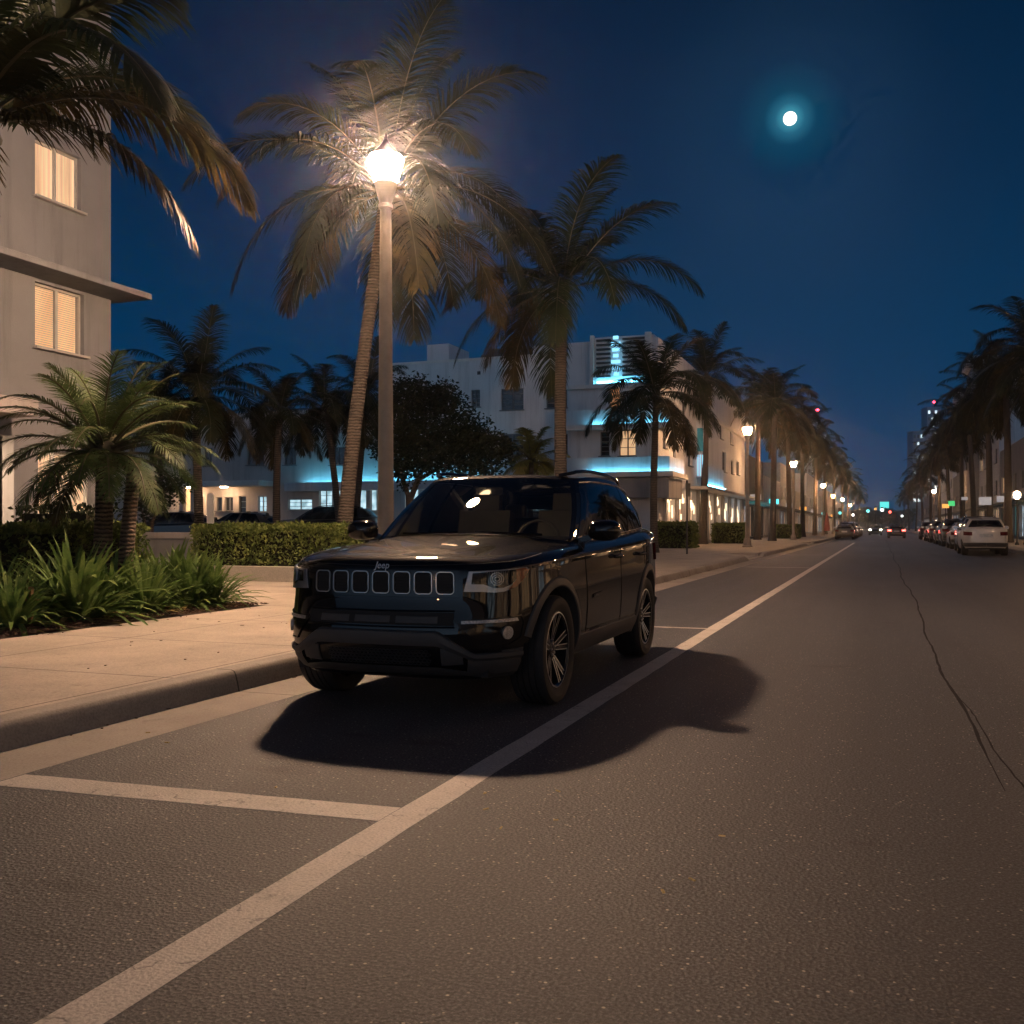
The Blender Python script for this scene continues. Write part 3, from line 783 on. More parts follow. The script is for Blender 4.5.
def rel(px, py, dz=0): 
    q = world_at(px, py, Zt + dz); return (q.x - base.x, q.y - base.y, q.z - base.z)
bl = []
for (px, py, r) in ((412, 408, 1.35), (440, 402, 1.15), (395, 440, 1.3), (430, 445, 1.5), (462, 430, 1.25), (485, 450, 1.2), (500, 446, .8), (455, 462, 1.2), (405, 470, 1.0), (478, 468, .9), (410, 388, .85)):
    for dz in (-.8, .8):
        q = rel(px, py, dz); bl.append((*q, r, r * 1.1, r * .72))
lim = [([(0, 0, -.1), rel(410, 500), rel(418, 480), rel(430, 450)], .17, .09), ([(0, 0, -.1), rel(408, 495), rel(398, 465), rel(392, 440)], .14, .07),
       ([rel(418, 480), rel(445, 465), rel(470, 450), rel(488, 445)], .09, .04), ([rel(430, 450), rel(425, 425), rel(415, 400)], .08, .03),
       ([(.5, .2, -.1), rel(432, 505), rel(440, 480), rel(452, 450)], .10, .05)]
broad_tree('round_tree', 'dark round broadleaf tree with spreading limbs left of the hotel', base, bl, lim, 19000, .17, 4)
# small shrubby tree behind the bushy palm
p = world_at(150, 540, 34.0); p.z = .35
broad_tree('small_tree', 'small bare looking shrub tree beside the dark slim palm', p, [(0, 0, 1.9, 1.0, .8, .6), (.9, 0, 2.4, .7, .6, .5), (-.4, .2, 1.4, .5, .5, .4)],
           [([(0, 0, -.1), (.1, 0, 1), (.5, 0, 1.9), (1.1, 0, 2.5)], .07, .02), ([(-.15, 0, -.1), (-.2, 0, 1), (-.5, 0, 1.8)], .06, .02)], 1500, .13, 6)
# far tree masses closing the street: each a tree
G = 'trees closing the far end of the street'
farb = None
for i, px in enumerate((846, 856, 866, 876, 888, 898, 907)):
    Z = 420 + (i % 3) * 12; g = world_at(px, 530, Z); s = 4.2 + (i * 7 % 5) * .35
    if farb is None:
        farb = broad_tree('street_tree', 'x', (g.x, g.y, 0), [(0, 0, 5.2, 3.6, 3, 2.5), (1.5, 0, 6.6, 2.4, 2, 1.8), (-1.6, 0, 4.4, 2.6, 2, 2)], [([(0, 0, -.1), (0, 0, 3), (.5, 0, 5)], .35, .15)], 2600, .6, 8, G)
        farb['label'] = 'leftmost dark tree closing the far end of the street'
    else:
        dup(farb, '%s dark tree from the left closing the far end of the street' % ORD[i], (g.x, g.y, 0), i * 1.1, G, scale=s / 4.4)
# ------------------------------------------------------------------ street lamps
def lamp_parts(root, H=5.93, globe='globe'):
    b = MB()
    b.lathe([(.26, 0), (.26, .05), (.20, .09), (.19, .32), (.15, .42), (.13, .46)], n=20)
    b.build('base', MT['post'], root, smooth=True, angle=40)
    b = MB(); n = 20; prof = []
    rows = []
    zs = [.44 + (H - .54 - .44) * i / 8 for i in range(9)]
    for i, z in enumerate(zs):
        r = .118 + (.078 - .118) * i / 8
        rows.append([((r if k % 2 else r * .93) * math.cos(2*PI*k/n), (r if k % 2 else r * .93) * math.sin(2*PI*k/n), z) for k in range(n)])
    b.grid(rows, closed=True)
    b.build('post', MT['post'], root, smooth=True, angle=50)
    b = MB()
    b.lathe([(.085, H-.56), (.10, H-.55), (.10, H-.50), (.08, H-.49), (.095, H-.44), (.135, H-.30), (.150, H-.23), (.158, H-.215), (.158, H-.195)], n=24)
    b.build('lamp_holder', MT['post'], root, smooth=True, angle=40)
    b = MB()
    b.lathe([(.14, H-.195), (.155, H-.19), (.19, H-.08), (.225, H+.05), (.238, H+.10), (.236, H+.125), (.225, H+.15)], n=28)
    b.build('globe', MT[globe], root, smooth=True, angle=80)
    b = MB()
    b.lathe([(.20, H+.14), (.232, H+.152), (.21, H+.185), (.15, H+.235), (.10, H+.285), (.07, H+.32), (.045, H+.36), (.028, H+.39), (.034, H+.40), (.022, H+.42), (.004, H+.49)], n=20)
    b.build('finial', MT['post'], root, smooth=True, angle=40)
LP = [('lit street lamp on a tall fluted post just behind the black car', (-6.35, 12.25, .15)),
      ('lit street lamp with broad base on the left sidewalk near the dark sign post', (-6.35, 52.0, .15)),
      ('third lit street lamp along the left sidewalk', (-6.35, 81.0, .15)),
      ('fourth lit street lamp along the left sidewalk', (-6.35, 124.5, .15)),
      ('sixth lit street lamp far along the left sidewalk', (-6.35, 190.0, .15)),
      ('seventh lit street lamp, farthest on the left sidewalk', (-6.35, 240.0, .15)),
      ('lit street lamp far down the right sidewalk', (7.0, 150.0, .15)),
      ('street lamp on the right sidewalk outside the frame', (7.6, 26.0, .15)),
      ('street lamp on the left sidewalk behind the camera', (-6.35, -27.0, .15))]
G = 'warm street lamps along the street'
lamp0 = thing('street_lamp', LP[0][0], 'street lamp', LP[0][1], 0, G)
lamp_parts(lamp0)
lamp1 = thing('street_lamp', LP[1][0], 'street lamp', LP[1][1], 0, G)
lamp_parts(lamp1, globe='globe_far')
for lb, loc in LP[2:]: dup(lamp1, lb, loc, 0, G)
amber = thing('street_lamp', 'fifth lamp on the left sidewalk, glowing amber among palm fronds', 'street lamp', (-6.3, 150.0, .15), 0, G)
lamp_parts(amber, 5.4, 'globe_amber')
# short lantern by the orange lit right building
p = world_at(1017, 545, 57.0)
ln = thing('lantern', 'short lantern glowing warm at the right edge of the street', 'lamp', (p.x, p.y, .15))
b = MB(); b.lathe([(.12, 0), (.10, .1), (.045, .2), (.04, 2.5), (.07, 2.55), (.09, 2.62)], n=12); b.build('post', MT['post_dark'], ln, smooth=True)
b = MB(); b.lathe([(.09, 2.62), (.17, 2.72), (.19, 2.86), (.15, 3.0), (.05, 3.06)], n=16); b.build('globe', emit('lantern_globe', (1, .6, .3), 60), ln, smooth=True)
b = MB(); b.lathe([(.06, 3.06), (.05, 3.09), (.01, 3.18)], n=12); b.build('finial', MT['post_dark'], ln)

# ------------------------------------------------------------------ wall helper with real openings
def wall(b, org, ax, n, L, z0, z1, ops, th=.3, mi=0):
    """a wall of cells with openings left out and reveals put in; ax runs along it, n points out"""
    org = Vector(org); ax = Vector(ax); n = Vector(n)
    xs = sorted(set([0, L] + [round(min(L, max(0, v)), 4) for o in ops for v in o[:2]]))
    zs = sorted(set([z0, z1] + [round(min(z1, max(z0, v)), 4) for o in ops for v in o[2:4]]))
    P = lambda a, z, d=0: org + ax * a + Vector((0, 0, z)) - n * d
    for i in range(len(xs) - 1):
        for k in range(len(zs) - 1):
            a, c = (xs[i] + xs[i+1]) / 2, (zs[k] + zs[k+1]) / 2
            if any(o[0] < a < o[1] and o[2] < c < o[3] for o in ops): continue
            b.add([P(xs[i], zs[k]), P(xs[i+1], zs[k]), P(xs[i+1], zs[k+1]), P(xs[i], zs[k+1])], [(0,1,2,3)], mi)
    for o in ops:
        a0, a1, c0, c1 = o[:4]
        for (p, q) in (((a0,c0),(a1,c0)), ((a1,c0),(a1,c1)), ((a1,c1),(a0,c1)), ((a0,c1),(a0,c0))):
            b.add([P(*p), P(*q), P(*q, th), P(*p, th)], [(0,1,2,3)], mi)
def window(root, org, ax, n, o, frame, pane, mull=1, depth=.14, blind=None, bars=0, name='window', th=.3, fw=.05):
    org = Vector(org); ax = Vector(ax); n = Vector(n); a0, a1, c0, c1 = o[:4]
    rz = math.atan2(ax.y, ax.x)
    C = lambda a, z, d: org + ax * a + Vector((0, 0, z)) - n * d
    b = MB()
    for (ca, cz, da, dz) in (((a0+a1)/2, c0+fw/2, a1-a0, fw), ((a0+a1)/2, c1-fw/2, a1-a0, fw), (a0+fw/2, (c0+c1)/2, fw, c1-c0-2*fw), (a1-fw/2, (c0+c1)/2, fw, c1-c0-2*fw)):
        b.cbox(C(ca, cz, depth), (da, .06, dz), rz)
    for k in range(mull):
        ca = a0 + (a1 - a0) * (k + 1) / (mull + 1); b.cbox(C(ca, (c0+c1)/2, depth), (fw * 1.3, .062, c1-c0-2*fw), rz)
    for k in range(bars):
        cz = c0 + (c1 - c0) * (k + 1) / (bars + 1); b.cbox(C((a0+a1)/2, cz, depth), (a1-a0-2*fw, .045, fw * .6), rz)
    b.cbox(C((a0+a1)/2, c0-.025, -.03), (a1-a0+.12, .18, .05), rz)
    w = b.build(name, frame, root)
    b = MB(); b.cbox(C((a0+a1)/2, (c0+c1)/2, depth + (.10 if blind else .02)), (a1-a0-.02, .012, c1-c0-.02), rz)
    b.build('pane', pane, w)
    if blind:
        b = MB(); z = c0 + fw + .02
        while z < c1 - fw:
            b.cbox(C((a0+a1)/2, z, depth + .055), (a1-a0-2*fw-.02, .026, .012), rz, rx=.55); z += .045
        b.build('blind', blind, w)
    return w

# ------------------------------------------------------------------ left building
UA = -15.88
VA = 17.6
A = thing('apartment_building', 'white stucco building with flat ledges and warm lit blinds at the left edge', 'building', (0, 0, 0))
org = (UA, -8, 0); ax = (0, 1, 0); nn = (1, 0, 0)
def opA(x0, x1, y0, y1):
    v0, zt = on_u(x0, y0, UA); v1, _ = on_u(x1, y0, UA); _, zb = on_u(x0, y1, UA)
    return (v0 + 8, v1 + 8, zb, zt)
w1 = opA(35, 84, 281, 346); w2 = opA(35, 81, 137, 195); w3 = opA(38, 91, 450, 517)
z_low = w3[2]
up = [(w1[0] - 3.2 * k, w1[1] - 3.2 * k, w1[2], w1[3]) for k in range(1, 5)] + [(w2[0] - 3.2 * k, w2[1] - 3.2 * k, w2[2], w2[3]) for k in range(1, 5)]
e0 = on_u(-75, 500, UA)[0] + 8; e1 = on_u(14, 500, UA)[0] + 8; ez = on_u(14, 436, UA)[1]
ent = (e0, e1, .12, ez)
ops = [w1, w2, w3, ent] + up
b = MB(); wall(b, org, ax, nn, VA + 8, 0, 12.4, ops)
x0 = UA - 12
b.add([(UA, VA, 0), (x0, VA, 0), (x0, VA, 12.4), (UA, VA, 12.4)], [(0,1,2,3)])
b.add([(UA, -8, 0), (x0, -8, 0), (x0, -8, 12.4), (UA, -8, 12.4)], [(3,2,1,0)])
b.add([(x0, -8, 0), (x0, VA, 0), (x0, VA, 12.4), (x0, -8, 12.4)], [(3,2,1,0)])
b.add([(UA, -8, 12.4), (UA, VA, 12.4), (x0, VA, 12.4), (x0, -8, 12.4)], [(0,1,2,3)])
b.build('wall', MT['white_wall'], A, recalc=False)
pb2 = mat('blind_slats', (.75, .66, .52), rough=.6)
for o in (w1,): window(A, org, ax, nn, o, MT['pale_frame'], MT['lit_warm'], 1, .13, pb2)
window(A, org, ax, nn, w2, MT['pale_frame'], MT['lit_curtain'], 1, .13)
window(A, org, ax, nn, w3, MT['trim'], MT['lit_curtain'], 2, .13, fw=.07)
for o in up: window(A, org, ax, nn, o, MT['pale_frame'], MT['dark_glass'], 1, .13)
_, zl = on_u(149, 299, UA + .86)
b = MB(); b.box(UA - .0 + .002, UA + .86, -8, VA + .30, zl, zl + .13); b.box(UA - 12, UA + .002, VA + .002, VA + .30, zl, zl + .13)
b.build('ledge', MT['white_wall'], A, bevel=.012)
zc = on_u(14, 400, UA + .5)[1]; vc = on_u(37, 420, UA + .9)[0]
b = MB(); b.box(UA + .002, UA + .95, -8, vc, zc - .32, zc); b.build('canopy', MT['pink_wall'], A, bevel=.02)
b = MB(); b.box(UA - 1.6, UA - 1.5, e0 - 8 - 1, e1 - 8 + .6, .12, ez + .2); b.build('entrance_wall', MT['pink_wall'], A)
b = MB(); b.box(UA - 1.2, UA - .5, e1 - 8 - 2.6, e1 - 8 - .5, ez - .05, ez - .02); b.build('ceiling_light', emit('entrance_light', (1, .66, .40), 45), A)

# ------------------------------------------------------------------ corner hotel
V0 = 49.4
def xz(px, py, v=V0): return on_v(px, py, v)
UL, _ = xz(568, 400); UC = -10.4; ZR = xz(568, 343)[1]
H = thing('hotel', 'white art deco corner hotel with cyan neon washed balconies and louvred tower', 'hotel', (0, 0, 0))
def opV(px0, px1, py0, py1, v, u_org):
    a, zt = on_v(px0, py0, v); c, _ = on_v(px1, py0, v); zb = on_v((px0+px1)/2, py1, v)[1]
    return (a - u_org, c - u_org, zb, zt)
# front of corner block
orgF = (UL, V0, 0); fa = (1, 0, 0); fn = (0, -1, 0)
fo = [opV(609, 620, 385, 407, V0, UL), opV(600, 609.5, 432, 456, V0, UL), opV(619, 636, 430, 456, V0, UL), opV(604, 611, 498, 535, V0, UL)]
fo[3] = (fo[3][0] - 1.6, fo[3][1], .2, fo[3][3])
b = MB(); wall(b, orgF, fa, fn, UC - UL, 0, ZR, fo)
DH = 34.0   # depth of hotel along the street
# street side
orgS = (UC, V0, 0); sa = (0, 1, 0); sn = (1, 0, 0)
so = []
def opS(px0, px1, py0, py1):
    v0, zt = on_u(px0, py0, UC); v1, _ = on_u(px1, py0, UC); zb = on_u((px0+px1)/2, py1, UC)[1]
    return (v0 - V0, v1 - V0, zb, zt)
win_s = [opS(663, 665.5, 420, 448), opS(673, 676, 421, 459), opS(688, 692, 440, 466), opS(722, 726, 450, 472), opS(731, 733.5, 460, 474), opS(736.5, 739, 461, 475)]
for o in win_s: so.append(o)
for k, v in enumerate((6.5, 11.5, 20.5, 25.5)): so.append((v, v + 1.3, 7.3, 8.6)); 
lob = [(1.6 + 3.35 * k, 1.6 + 3.35 * k + 2.7, .3, 3.3) for k in range(9)]
so += lob
wall(b, orgS, sa, sn, DH, 0, ZR - .6, so)
b.add([(UL, V0, ZR), (UC, V0, ZR), (UC, V0 + DH, ZR - .0), (UL, V0 + DH, ZR - .0)], [(0,1,2,3)])
b.add([(UC, V0, ZR - .6), (UC, V0 + DH, ZR - .6), (UC, V0 + DH, ZR), (UC, V0, ZR)], [(0,1,2,3)])
b.add([(UL, V0 + DH, 0), (UC, V0 + DH, 0), (UC, V0 + DH, ZR), (UL, V0 + DH, ZR)], [(3,2,1,0)])
b.add([(UL, V0, 0), (UL, V0 + DH, 0), (UL, V0 + DH, ZR), (UL, V0, ZR)], [(3,2,1,0)])
b.build('wall', MT['hotel_wall'], H, recalc=False)
window(H, orgF, fa, fn, fo[0], MT['win_frame'], MT['lit_orange'], 0, .14, bars=5)
window(H, orgF, fa, fn, fo[1], MT['win_frame'], MT['dark_glass'], 0, .14, bars=4)
window(H, orgF, fa, fn, fo[2], MT['win_frame'], MT['lit_warm'], 1, .14, bars=2)
window(H, orgF, fa, fn, fo[3], MT['win_frame'], MT['teal_glass'], 1, .14)
for o in so[:10]: window(H, orgS, sa, sn, o, MT['win_frame'], MT['dark_glass'], 0, .14)
for i, o in enumerate(lob):
    w = window(H, orgS, sa, sn, o, MT['pale_frame'], MT['lit_shop'] if i < 6 else MT['lit_shop2'], 2, .24, name='shop_window')
    b = MB(); rng = random.Random(i)
    for k in range(7):
        a = o[0] + .2 + k * .38; b.cbox((UC - .10, V0 + a, rng.uniform(1.6, 3.0)), (.05, .10, rng.uniform(.3, .8)))
    b.build('hanging_light', MT['lobby'], w)
# pilasters along the ground floor
b = MB()
for k in range(10): 
    v = V0 + 1.27 + 3.35 * k; b.box(UC + .003, UC + .16, v - .16, v + .16, .15, 3.55)
b.build('pilaster', MT['pink_wall'], H, bevel=.02)
# balconies wrap round the corner
def balcony(zt, zb, nv, nu, vend, neon=True, name='balcony'):
    b = MB()
    y0, x1 = V0 - nv, UC + nu
    b.box(UL + .05, x1, y0, y0 + .12, zb, zt); b.box(x1 - .12, x1, y0 + .12, vend, zb, zt); b.box(UL + .05, UL + .17, y0 + .12, V0 - .002, zb, zt)
    b.box(UL + .06, x1 - .122, y0 + .122, V0 - .003, zb + .02, zb + .16); b.box(UC + .003, x1 - .122, V0 - .003, vend - .01, zb + .02, zb + .16)
    o = b.build(name, MT['hotel_wall'], H, bevel=.015)
    b = MB()   # lip that carries the neon tube
    b.box(UL - .05, x1 + .22, y0 - .22, y0 - .003, zb - .10, zb + .03); b.box(x1 + .003, x1 + .22, y0 - .003, vend, zb - .10, zb + .03)
    b.box(UL - .05, x1 + .22, y0 - .22, y0 - .20, zb + .031, zb + .15); b.box(x1 + .20, x1 + .22, y0 - .199, vend, zb + .031, zb + .15)
    b.build('ledge', MT['trim'], o)
    if neon:
        b = MB(); b.tube([(UL + 1.4, y0 - .12, zb + .07), (x1 + .12, y0 - .12, zb + .07), (x1 + .12, vend - .1, zb + .07)], .035, n=6)
        b.build('neon_tube', MT['neon'], o)
    return o
z = lambda py: xz(620, py, V0 - .9)[1]
balcony(z(457), z(475), .9, .75, V0 + 3.0)
balcony(z(409), z(427), .9, .75, V0 + 2.2)
b = MB(); b.box(UL, UC + .72, V0 - .88, V0 - .003, z(498), z(478)); b.box(UC + .003, UC + .72, V0 - .003, V0 + 2.6, z(498), z(478)); b.build('canopy', MT['grey_wall'], H, bevel=.02)
b = MB(); b.box(UL - .03, UC + .25, V0 - .28, V0 - .003, z(384) - .06, z(381)); b.box(UC + .003, UC + .25, V0 - .003, V0 + DH, z(384) - .06, z(381)); b.build('cornice', MT['trim'], H, bevel=.015)
# louvred tower
TU0, _ = xz(592, 360); TU1, _ = xz(652, 360); TZ = xz(600, 336)[1]
b = MB(); b.box(TU0, TU1, V0 + .45, V0 + 3.2, ZR - 2.6 + 2.3, TZ); b.build('tower', MT['hotel_wall'], H)
b = MB(); b.box(TU0 - .02, TU0 + .16, V0 - .30, V0 - .004, z(381), TZ); b.box(TU1 - .3, TU1, V0 - .30, V0 - .004, z(381), TZ); b.build('pilaster', MT['trim'], H)
lx0, _ = xz(597, 360); lx1, _ = xz(611, 360); lx2 = xz(623, 360)[0]; lx3 = xz(648, 360)[0]
b = MB()
zz = z(381) + .35
while zz < TZ - .2:
    b.box(lx0, lx1, V0 - .16, V0 - .005, zz, zz + .09); b.box(lx2, lx3, V0 - .16, V0 - .005, zz, zz + .09); zz += .23
b.build('louvre', MT['dark_wall'], H)
b = MB()
for k in range(7):
    zz = xz(617, 376 - 6 * k)[1]; rr = .13 + .05 * (k % 3)
    b.box((lx1 + lx2) / 2 - rr, (lx1 + lx2) / 2 + rr, V0 - .30, V0 - .20, zz, zz + .16)
b.build('neon_sign', MT['neon2'], H)
b = MB(); b.tube([(TU0 + .3, V0 - .14, z(381) + .1), (TU1 - .4, V0 - .14, z(381) + .1)], .04, n=6); b.build('neon_tube', MT['neon'], H)
# vertical neon fin on the street side
v0, zt = on_u(704, 428, UC + .5); v1, _ = on_u(712, 428, UC + .5); zb = on_u(706, 478, UC + .5)[1]
fin = MB(); fin.box(UC + .003, UC + .55, v0, v0 + .25, zb, zt + .5); fin.build('neon_fin', MT['hotel_wall'], H)
fin = MB(); fin.box(UC + .10, UC + .45, v0 - .04, v0 - .004, zt - 1.4, zt); fin.build('neon_sign', MT['teal_glass'], H)
fin = MB()
for k in range(3): fin.box(UC + .12 + .14 * k, UC + .16 + .14 * k, v0 - .03, v0 - .004, zb + .1, zt - 1.6)
fin.build('neon_tube', MT['neon2'], H)
fin = MB(); fin.box(UC + .003, UC + .5, v0 + .6, v0 + 8, 3.62, 5.0); fin.build('balcony', MT['hotel_wall'], H)
fin = MB(); fin.tube([(UC + .60, v0 + .5, 3.72), (UC + .60, v0 + 8, 3.72)], .035, n=6); fin.build('neon_tube', MT['neon'], H)
b = MB(); b.box(UC + .003, UC + 1.0, V0 + 9, V0 + DH, 3.40, 3.56); b.build('canopy', MT['pink_wall'], H)
# rooftop boxes
# ---- wing left of the corner
VW = V0 + .35
WL = xz(388, 400, VW)[0]; WZ = xz(392, 364, VW)[1]
W = thing('hotel_wing', 'long plain white three storey wing left of the neon hotel corner', 'building', (0, 0, 0))
orgW = (WL, VW, 0)
wo = [opV(501, 523.5, 389, 410, VW, WL), opV(471, 480, 390, 407, VW, WL), opV(546, 567, 387, 408, VW, WL), opV(558, 567.6, 434, 456, VW, WL), opV(501, 523, 434, 456, VW, WL), opV(471, 480, 436, 456, VW, WL), opV(430, 448, 392, 412, VW, WL), opV(400, 418, 436, 458, VW, WL), opV(405, 418, 486, 512, VW, WL), opV(425, 448, 486, 512, VW, WL), opV(470, 500, 486, 512, VW, WL), opV(520, 548, 486, 512, VW, WL)]
b = MB(); wall(b, orgW, fa, fn, UL - WL, 0, WZ, wo)
b.add([(WL, VW, WZ), (UL, VW, WZ), (UL, VW + 14, WZ), (WL, VW + 14, WZ)], [(0,1,2,3)])
b.add([(WL, VW, 0), (WL, VW + 14, 0), (WL, VW + 14, WZ), (WL, VW, WZ)], [(3,2,1,0)])
b.add([(WL, VW + 14, 0), (UL, VW + 14, 0), (UL, VW + 14, WZ), (WL, VW + 14, WZ)], [(3,2,1,0)])
b.build('wall', MT['hotel_wall'], W, recalc=False)
for i, o in enumerate(wo): window(W, orgW, fa, fn, o, MT['win_frame'], MT['lit_cool'] if i >= 8 else MT['dark_glass'], 1, .14, bars=0 if i > 6 else 3)
b = MB(); b.box(WL, UL - .01, VW - .06, VW - .003, WZ - .10, WZ + .04); b.build('coping', MT['trim'], W)
c0 = xz(427, 345, VW + 3); c1 = xz(449, 345, VW + 3); b = MB(); b.box(c0[0], c1[0], VW + 3, VW + 6, WZ + .01, c0[1]); b.build('stair_house', MT['hotel_wall'], W)
c0 = xz(533, 346, VW + 1); c1 = xz(540, 345, VW + 1); b = MB(); b.box(c0[0], c1[0] + .3, VW + 1, VW + 3, WZ + .01, c0[1]); b.build('roof_wall', MT['hotel_wall'], W)
c0 = xz(481, 356, VW + 2); c1 = xz(531, 352, VW + 2); b = MB(); b.box(c0[0], c1[0], VW + 2, VW + 4, WZ + .01, WZ + .55); 
for k in range(4): b.box(c0[0] + .5 + k * .9, c0[0] + 1.0 + k * .9, VW + 2.2, VW + 3, WZ + .55, WZ + .9 + .1 * (k % 2))
b.build('roof_equipment', MT['dark_wall'], W)
b = MB()
for px in (479, 521.5):
    q = xz(px, 373, VW); b.cbox((q[0], VW - .02, q[1]), (.18, .03, .18))
split_loose(b.build('vent', MT['dark_wall'], W))
# ground floor neon canopy of the wing
# ---- low building on the far left of the lot
BL = xz(95, 450, V0)[0]; BZ = xz(150, 417)[1]
B = thing('apartment_building', 'two storey cream building with lit portico across the parking lot', 'building', (0, 0, 0))
orgB = (BL, V0, 0)
bo = [opV(204, 212.5, 448, 466, V0, BL), opV(247, 264, 446.5, 465, V0, BL), opV(284, 296, 447, 465, V0, BL), opV(330, 345, 447, 465, V0, BL), opV(160, 170, 448, 466, V0, BL),
      opV(149, 161, 497, 516, V0, BL), opV(182, 191, 486, 520, V0, BL), opV(216, 222, 497, 511, V0, BL), opV(224.5, 233, 497, 511, V0, BL), opV(239, 246, 496, 513, V0, BL),
      opV(258, 266.5, 496, 512, V0, BL), opV(288, 312, 499, 510, V0, BL), opV(319, 332, 488, 511, V0, BL), opV(336, 349, 488, 511, V0, BL), opV(352, 366, 488, 511, V0, BL), opV(370, 382, 488, 511, V0, BL)]
b = MB(); wall(b, orgB, fa, fn, WL - BL, 0, BZ, bo)
b.add([(BL, V0, BZ), (WL, V0, BZ), (WL, V0 + 12, BZ), (BL, V0 + 12, BZ)], [(0,1,2,3)])
b.add([(BL, V0, 0), (BL, V0 + 12, 0), (BL, V0 + 12, BZ), (BL, V0, BZ)], [(3,2,1,0)])
b.add([(BL, V0 + 12, 0), (WL, V0 + 12, 0), (WL, V0 + 12, BZ), (BL, V0 + 12, BZ)], [(3,2,1,0)])
b.build('wall', MT['pink_wall'], B, recalc=False)
for i, o in enumerate(bo):
    pm = MT['dark_glass'] if i < 6 or 7 <= i < 10 else (MT['lit_warm'] if i == 6 else MT['lit_cool'])
    window(B, orgB, fa, fn, o, MT['win_frame'] if i < 10 else MT['pale_frame'], pm, 0 if i in (6, 7, 9) else 1, .14, bars=2 if i in (9, 10, 11, 12) else 0, name='door' if i == 5 else 'window')
cz = xz(200, 482, V0 - 1.6)[1]
pa = xz(150, 480, V0 - 1.6)[0]; pq = xz(258, 480, V0 - 1.6)[0]
b = MB(); b.box(pa, pq, V0 - 1.6, V0 - .003, cz - .25, cz + .05); b.build('portico_roof', MT['trim'], B, bevel=.02)
b = MB()
for px in (181, 192): q = xz(px, 500, V0 - 1.5)[0]; b.box(q - .12, q + .12, V0 - 1.5, V0 - 1.2, .35, cz - .252)
b.build('column', MT['pink_wall'], B)
b = MB(); q = xz(187, 500, V0 - .8)[0]; b.box(q - .25, q + .25, V0 - .9, V0 - .5, cz - .30, cz - .255); b.box(q + 2.4, q + 2.7, V0 - .9, V0 - .6, cz - .30, cz - .255); split_it = b.build('ceiling_light', emit('portico_light', (1, .6, .33), 170), B)
n0 = xz(285, 480, V0 - .8)[0]; n1 = WL + 6
cz2 = xz(340, 484, V0 - .8)[1]
b = MB(); b.box(n0, n1, V0 - .9, V0 - .003, cz2 - .35, cz2 - .08); b.box(n0, n1, V0 - .9, V0 - .86, cz2 - .079, cz2 + .12); b.build('canopy', MT['hotel_wall'], B, bevel=.02)
b = MB(); b.tube([(n0 + .9, V0 - .35, cz2 + .02), (n1 - .1, V0 - .35, cz2 + .02)], .04, n=6); b.build('neon_tube', MT['neon'], B)
# white pill shaped sign post
p = world_at(210.5, 540, 28.0)
s = thing('sign_post', 'white rounded upright board standing in front of the parked sedan', 'sign', (p.x, p.y, .12), R(8))
b = MB(); n = 16; pts = []
top_ = world_at(210.5, 493, 28.0).z - .12
w = .10
for k in range(n + 1):
    a = PI * k / n; pts.append((w * math.cos(a), top_ - w + w * math.sin(a)))
pts += [(-w, 1.0), (w, 1.0)]
m_ = len(pts)
b.add([(x, -.03, z_) for x, z_ in pts] + [(x, .03, z_) for x, z_ in pts], [tuple(range(m_)), tuple(range(2*m_-1, m_-1, -1))] + [(k, k + m_, (k+1) % m_ + m_, (k+1) % m_) for k in range(m_)])
b.build('board', MT['trim'], s)
b = MB(); b.cbox((0, .05, .8), (.05, .05, 1.6)); b.build('post', MT['post_dark'], s)

# ------------------------------------------------------------------ shops further along both sides
def shop(name, label, u, v0, v1, h, side, wm, pm, sign=None, floors=1, group=None, awn=None, n=4, dark=False):
    root = thing(name, label, 'shop', (0, 0, 0), 0, group)
    org = (u, v0, 0) if side > 0 else (u, v1, 0)
    ax = (0, 1, 0) if side > 0 else (0, -1, 0); nn_ = (side, 0, 0)
    L = v1 - v0; ops = []; st = L / n
    for k in range(n): ops.append((k * st + .5, (k + 1) * st - .5, .35, 3.0))
    ups = []
    for f in range(1, int((h - 1.5) / 3.1)):
        for k in range(n): ups.append((k * st + st * .3, k * st + st * .7, .9 + 3.2 * f + .3, .9 + 3.2 * f + 1.8))
    b = MB(); wall(b, org, ax, nn_, L, 0, h, ops + ups)
    xb = u - side * 14
    for (ya, yb) in ((v0, v0), (v1, v1)): b.add([(u, ya, 0), (xb, ya, 0), (xb, ya, h), (u, ya, h)], [(0,1,2,3)])
    b.add([(u, v0, h), (u, v1, h), (xb, v1, h), (xb, v0, h)], [(0,1,2,3)])
    b.add([(xb, v0, 0), (xb, v1, 0), (xb, v1, h), (xb, v0, h)], [(0,1,2,3)])
    b.build('wall', wm, root, recalc=False)
    for k, o in enumerate(ops): window(root, org, ax, nn_, o, MT['win_frame'], pm[k % len(pm)], 2, .2, name='shop_window')
    for k, o in enumerate(ups): window(root, org, ax, nn_, o, MT['win_frame'], MT['dark_glass'] if k % 4 else MT['lit_warm'], 1, .14)
    if sign:
        b = MB(); b.cbox((u + side * .5, v0 + L * .3, 3.75), (.9, .12, .5)); b.build('sign', sign, root)
    b = MB(); b.box(min(u + side*.003, u + side * 1.3), max(u + side*.003, u + side * 1.3), v0 + .3, v1 - .3, 3.15, 3.3); b.build('awning', awn or MT['dark_wall'], root)
    return root
G = 'lit shops along the left sidewalk'
LS, LS2 = MT['lit_shop'], MT['lit_shop2']
shop('shop', 'shop with teal upper windows and bright front right of the hotel', -10.6, 84, 99, 7.4, 1, MT['dark_wall'], [LS2, LS], MT['sign_white'], group=G, awn=MT['teal_glass'])
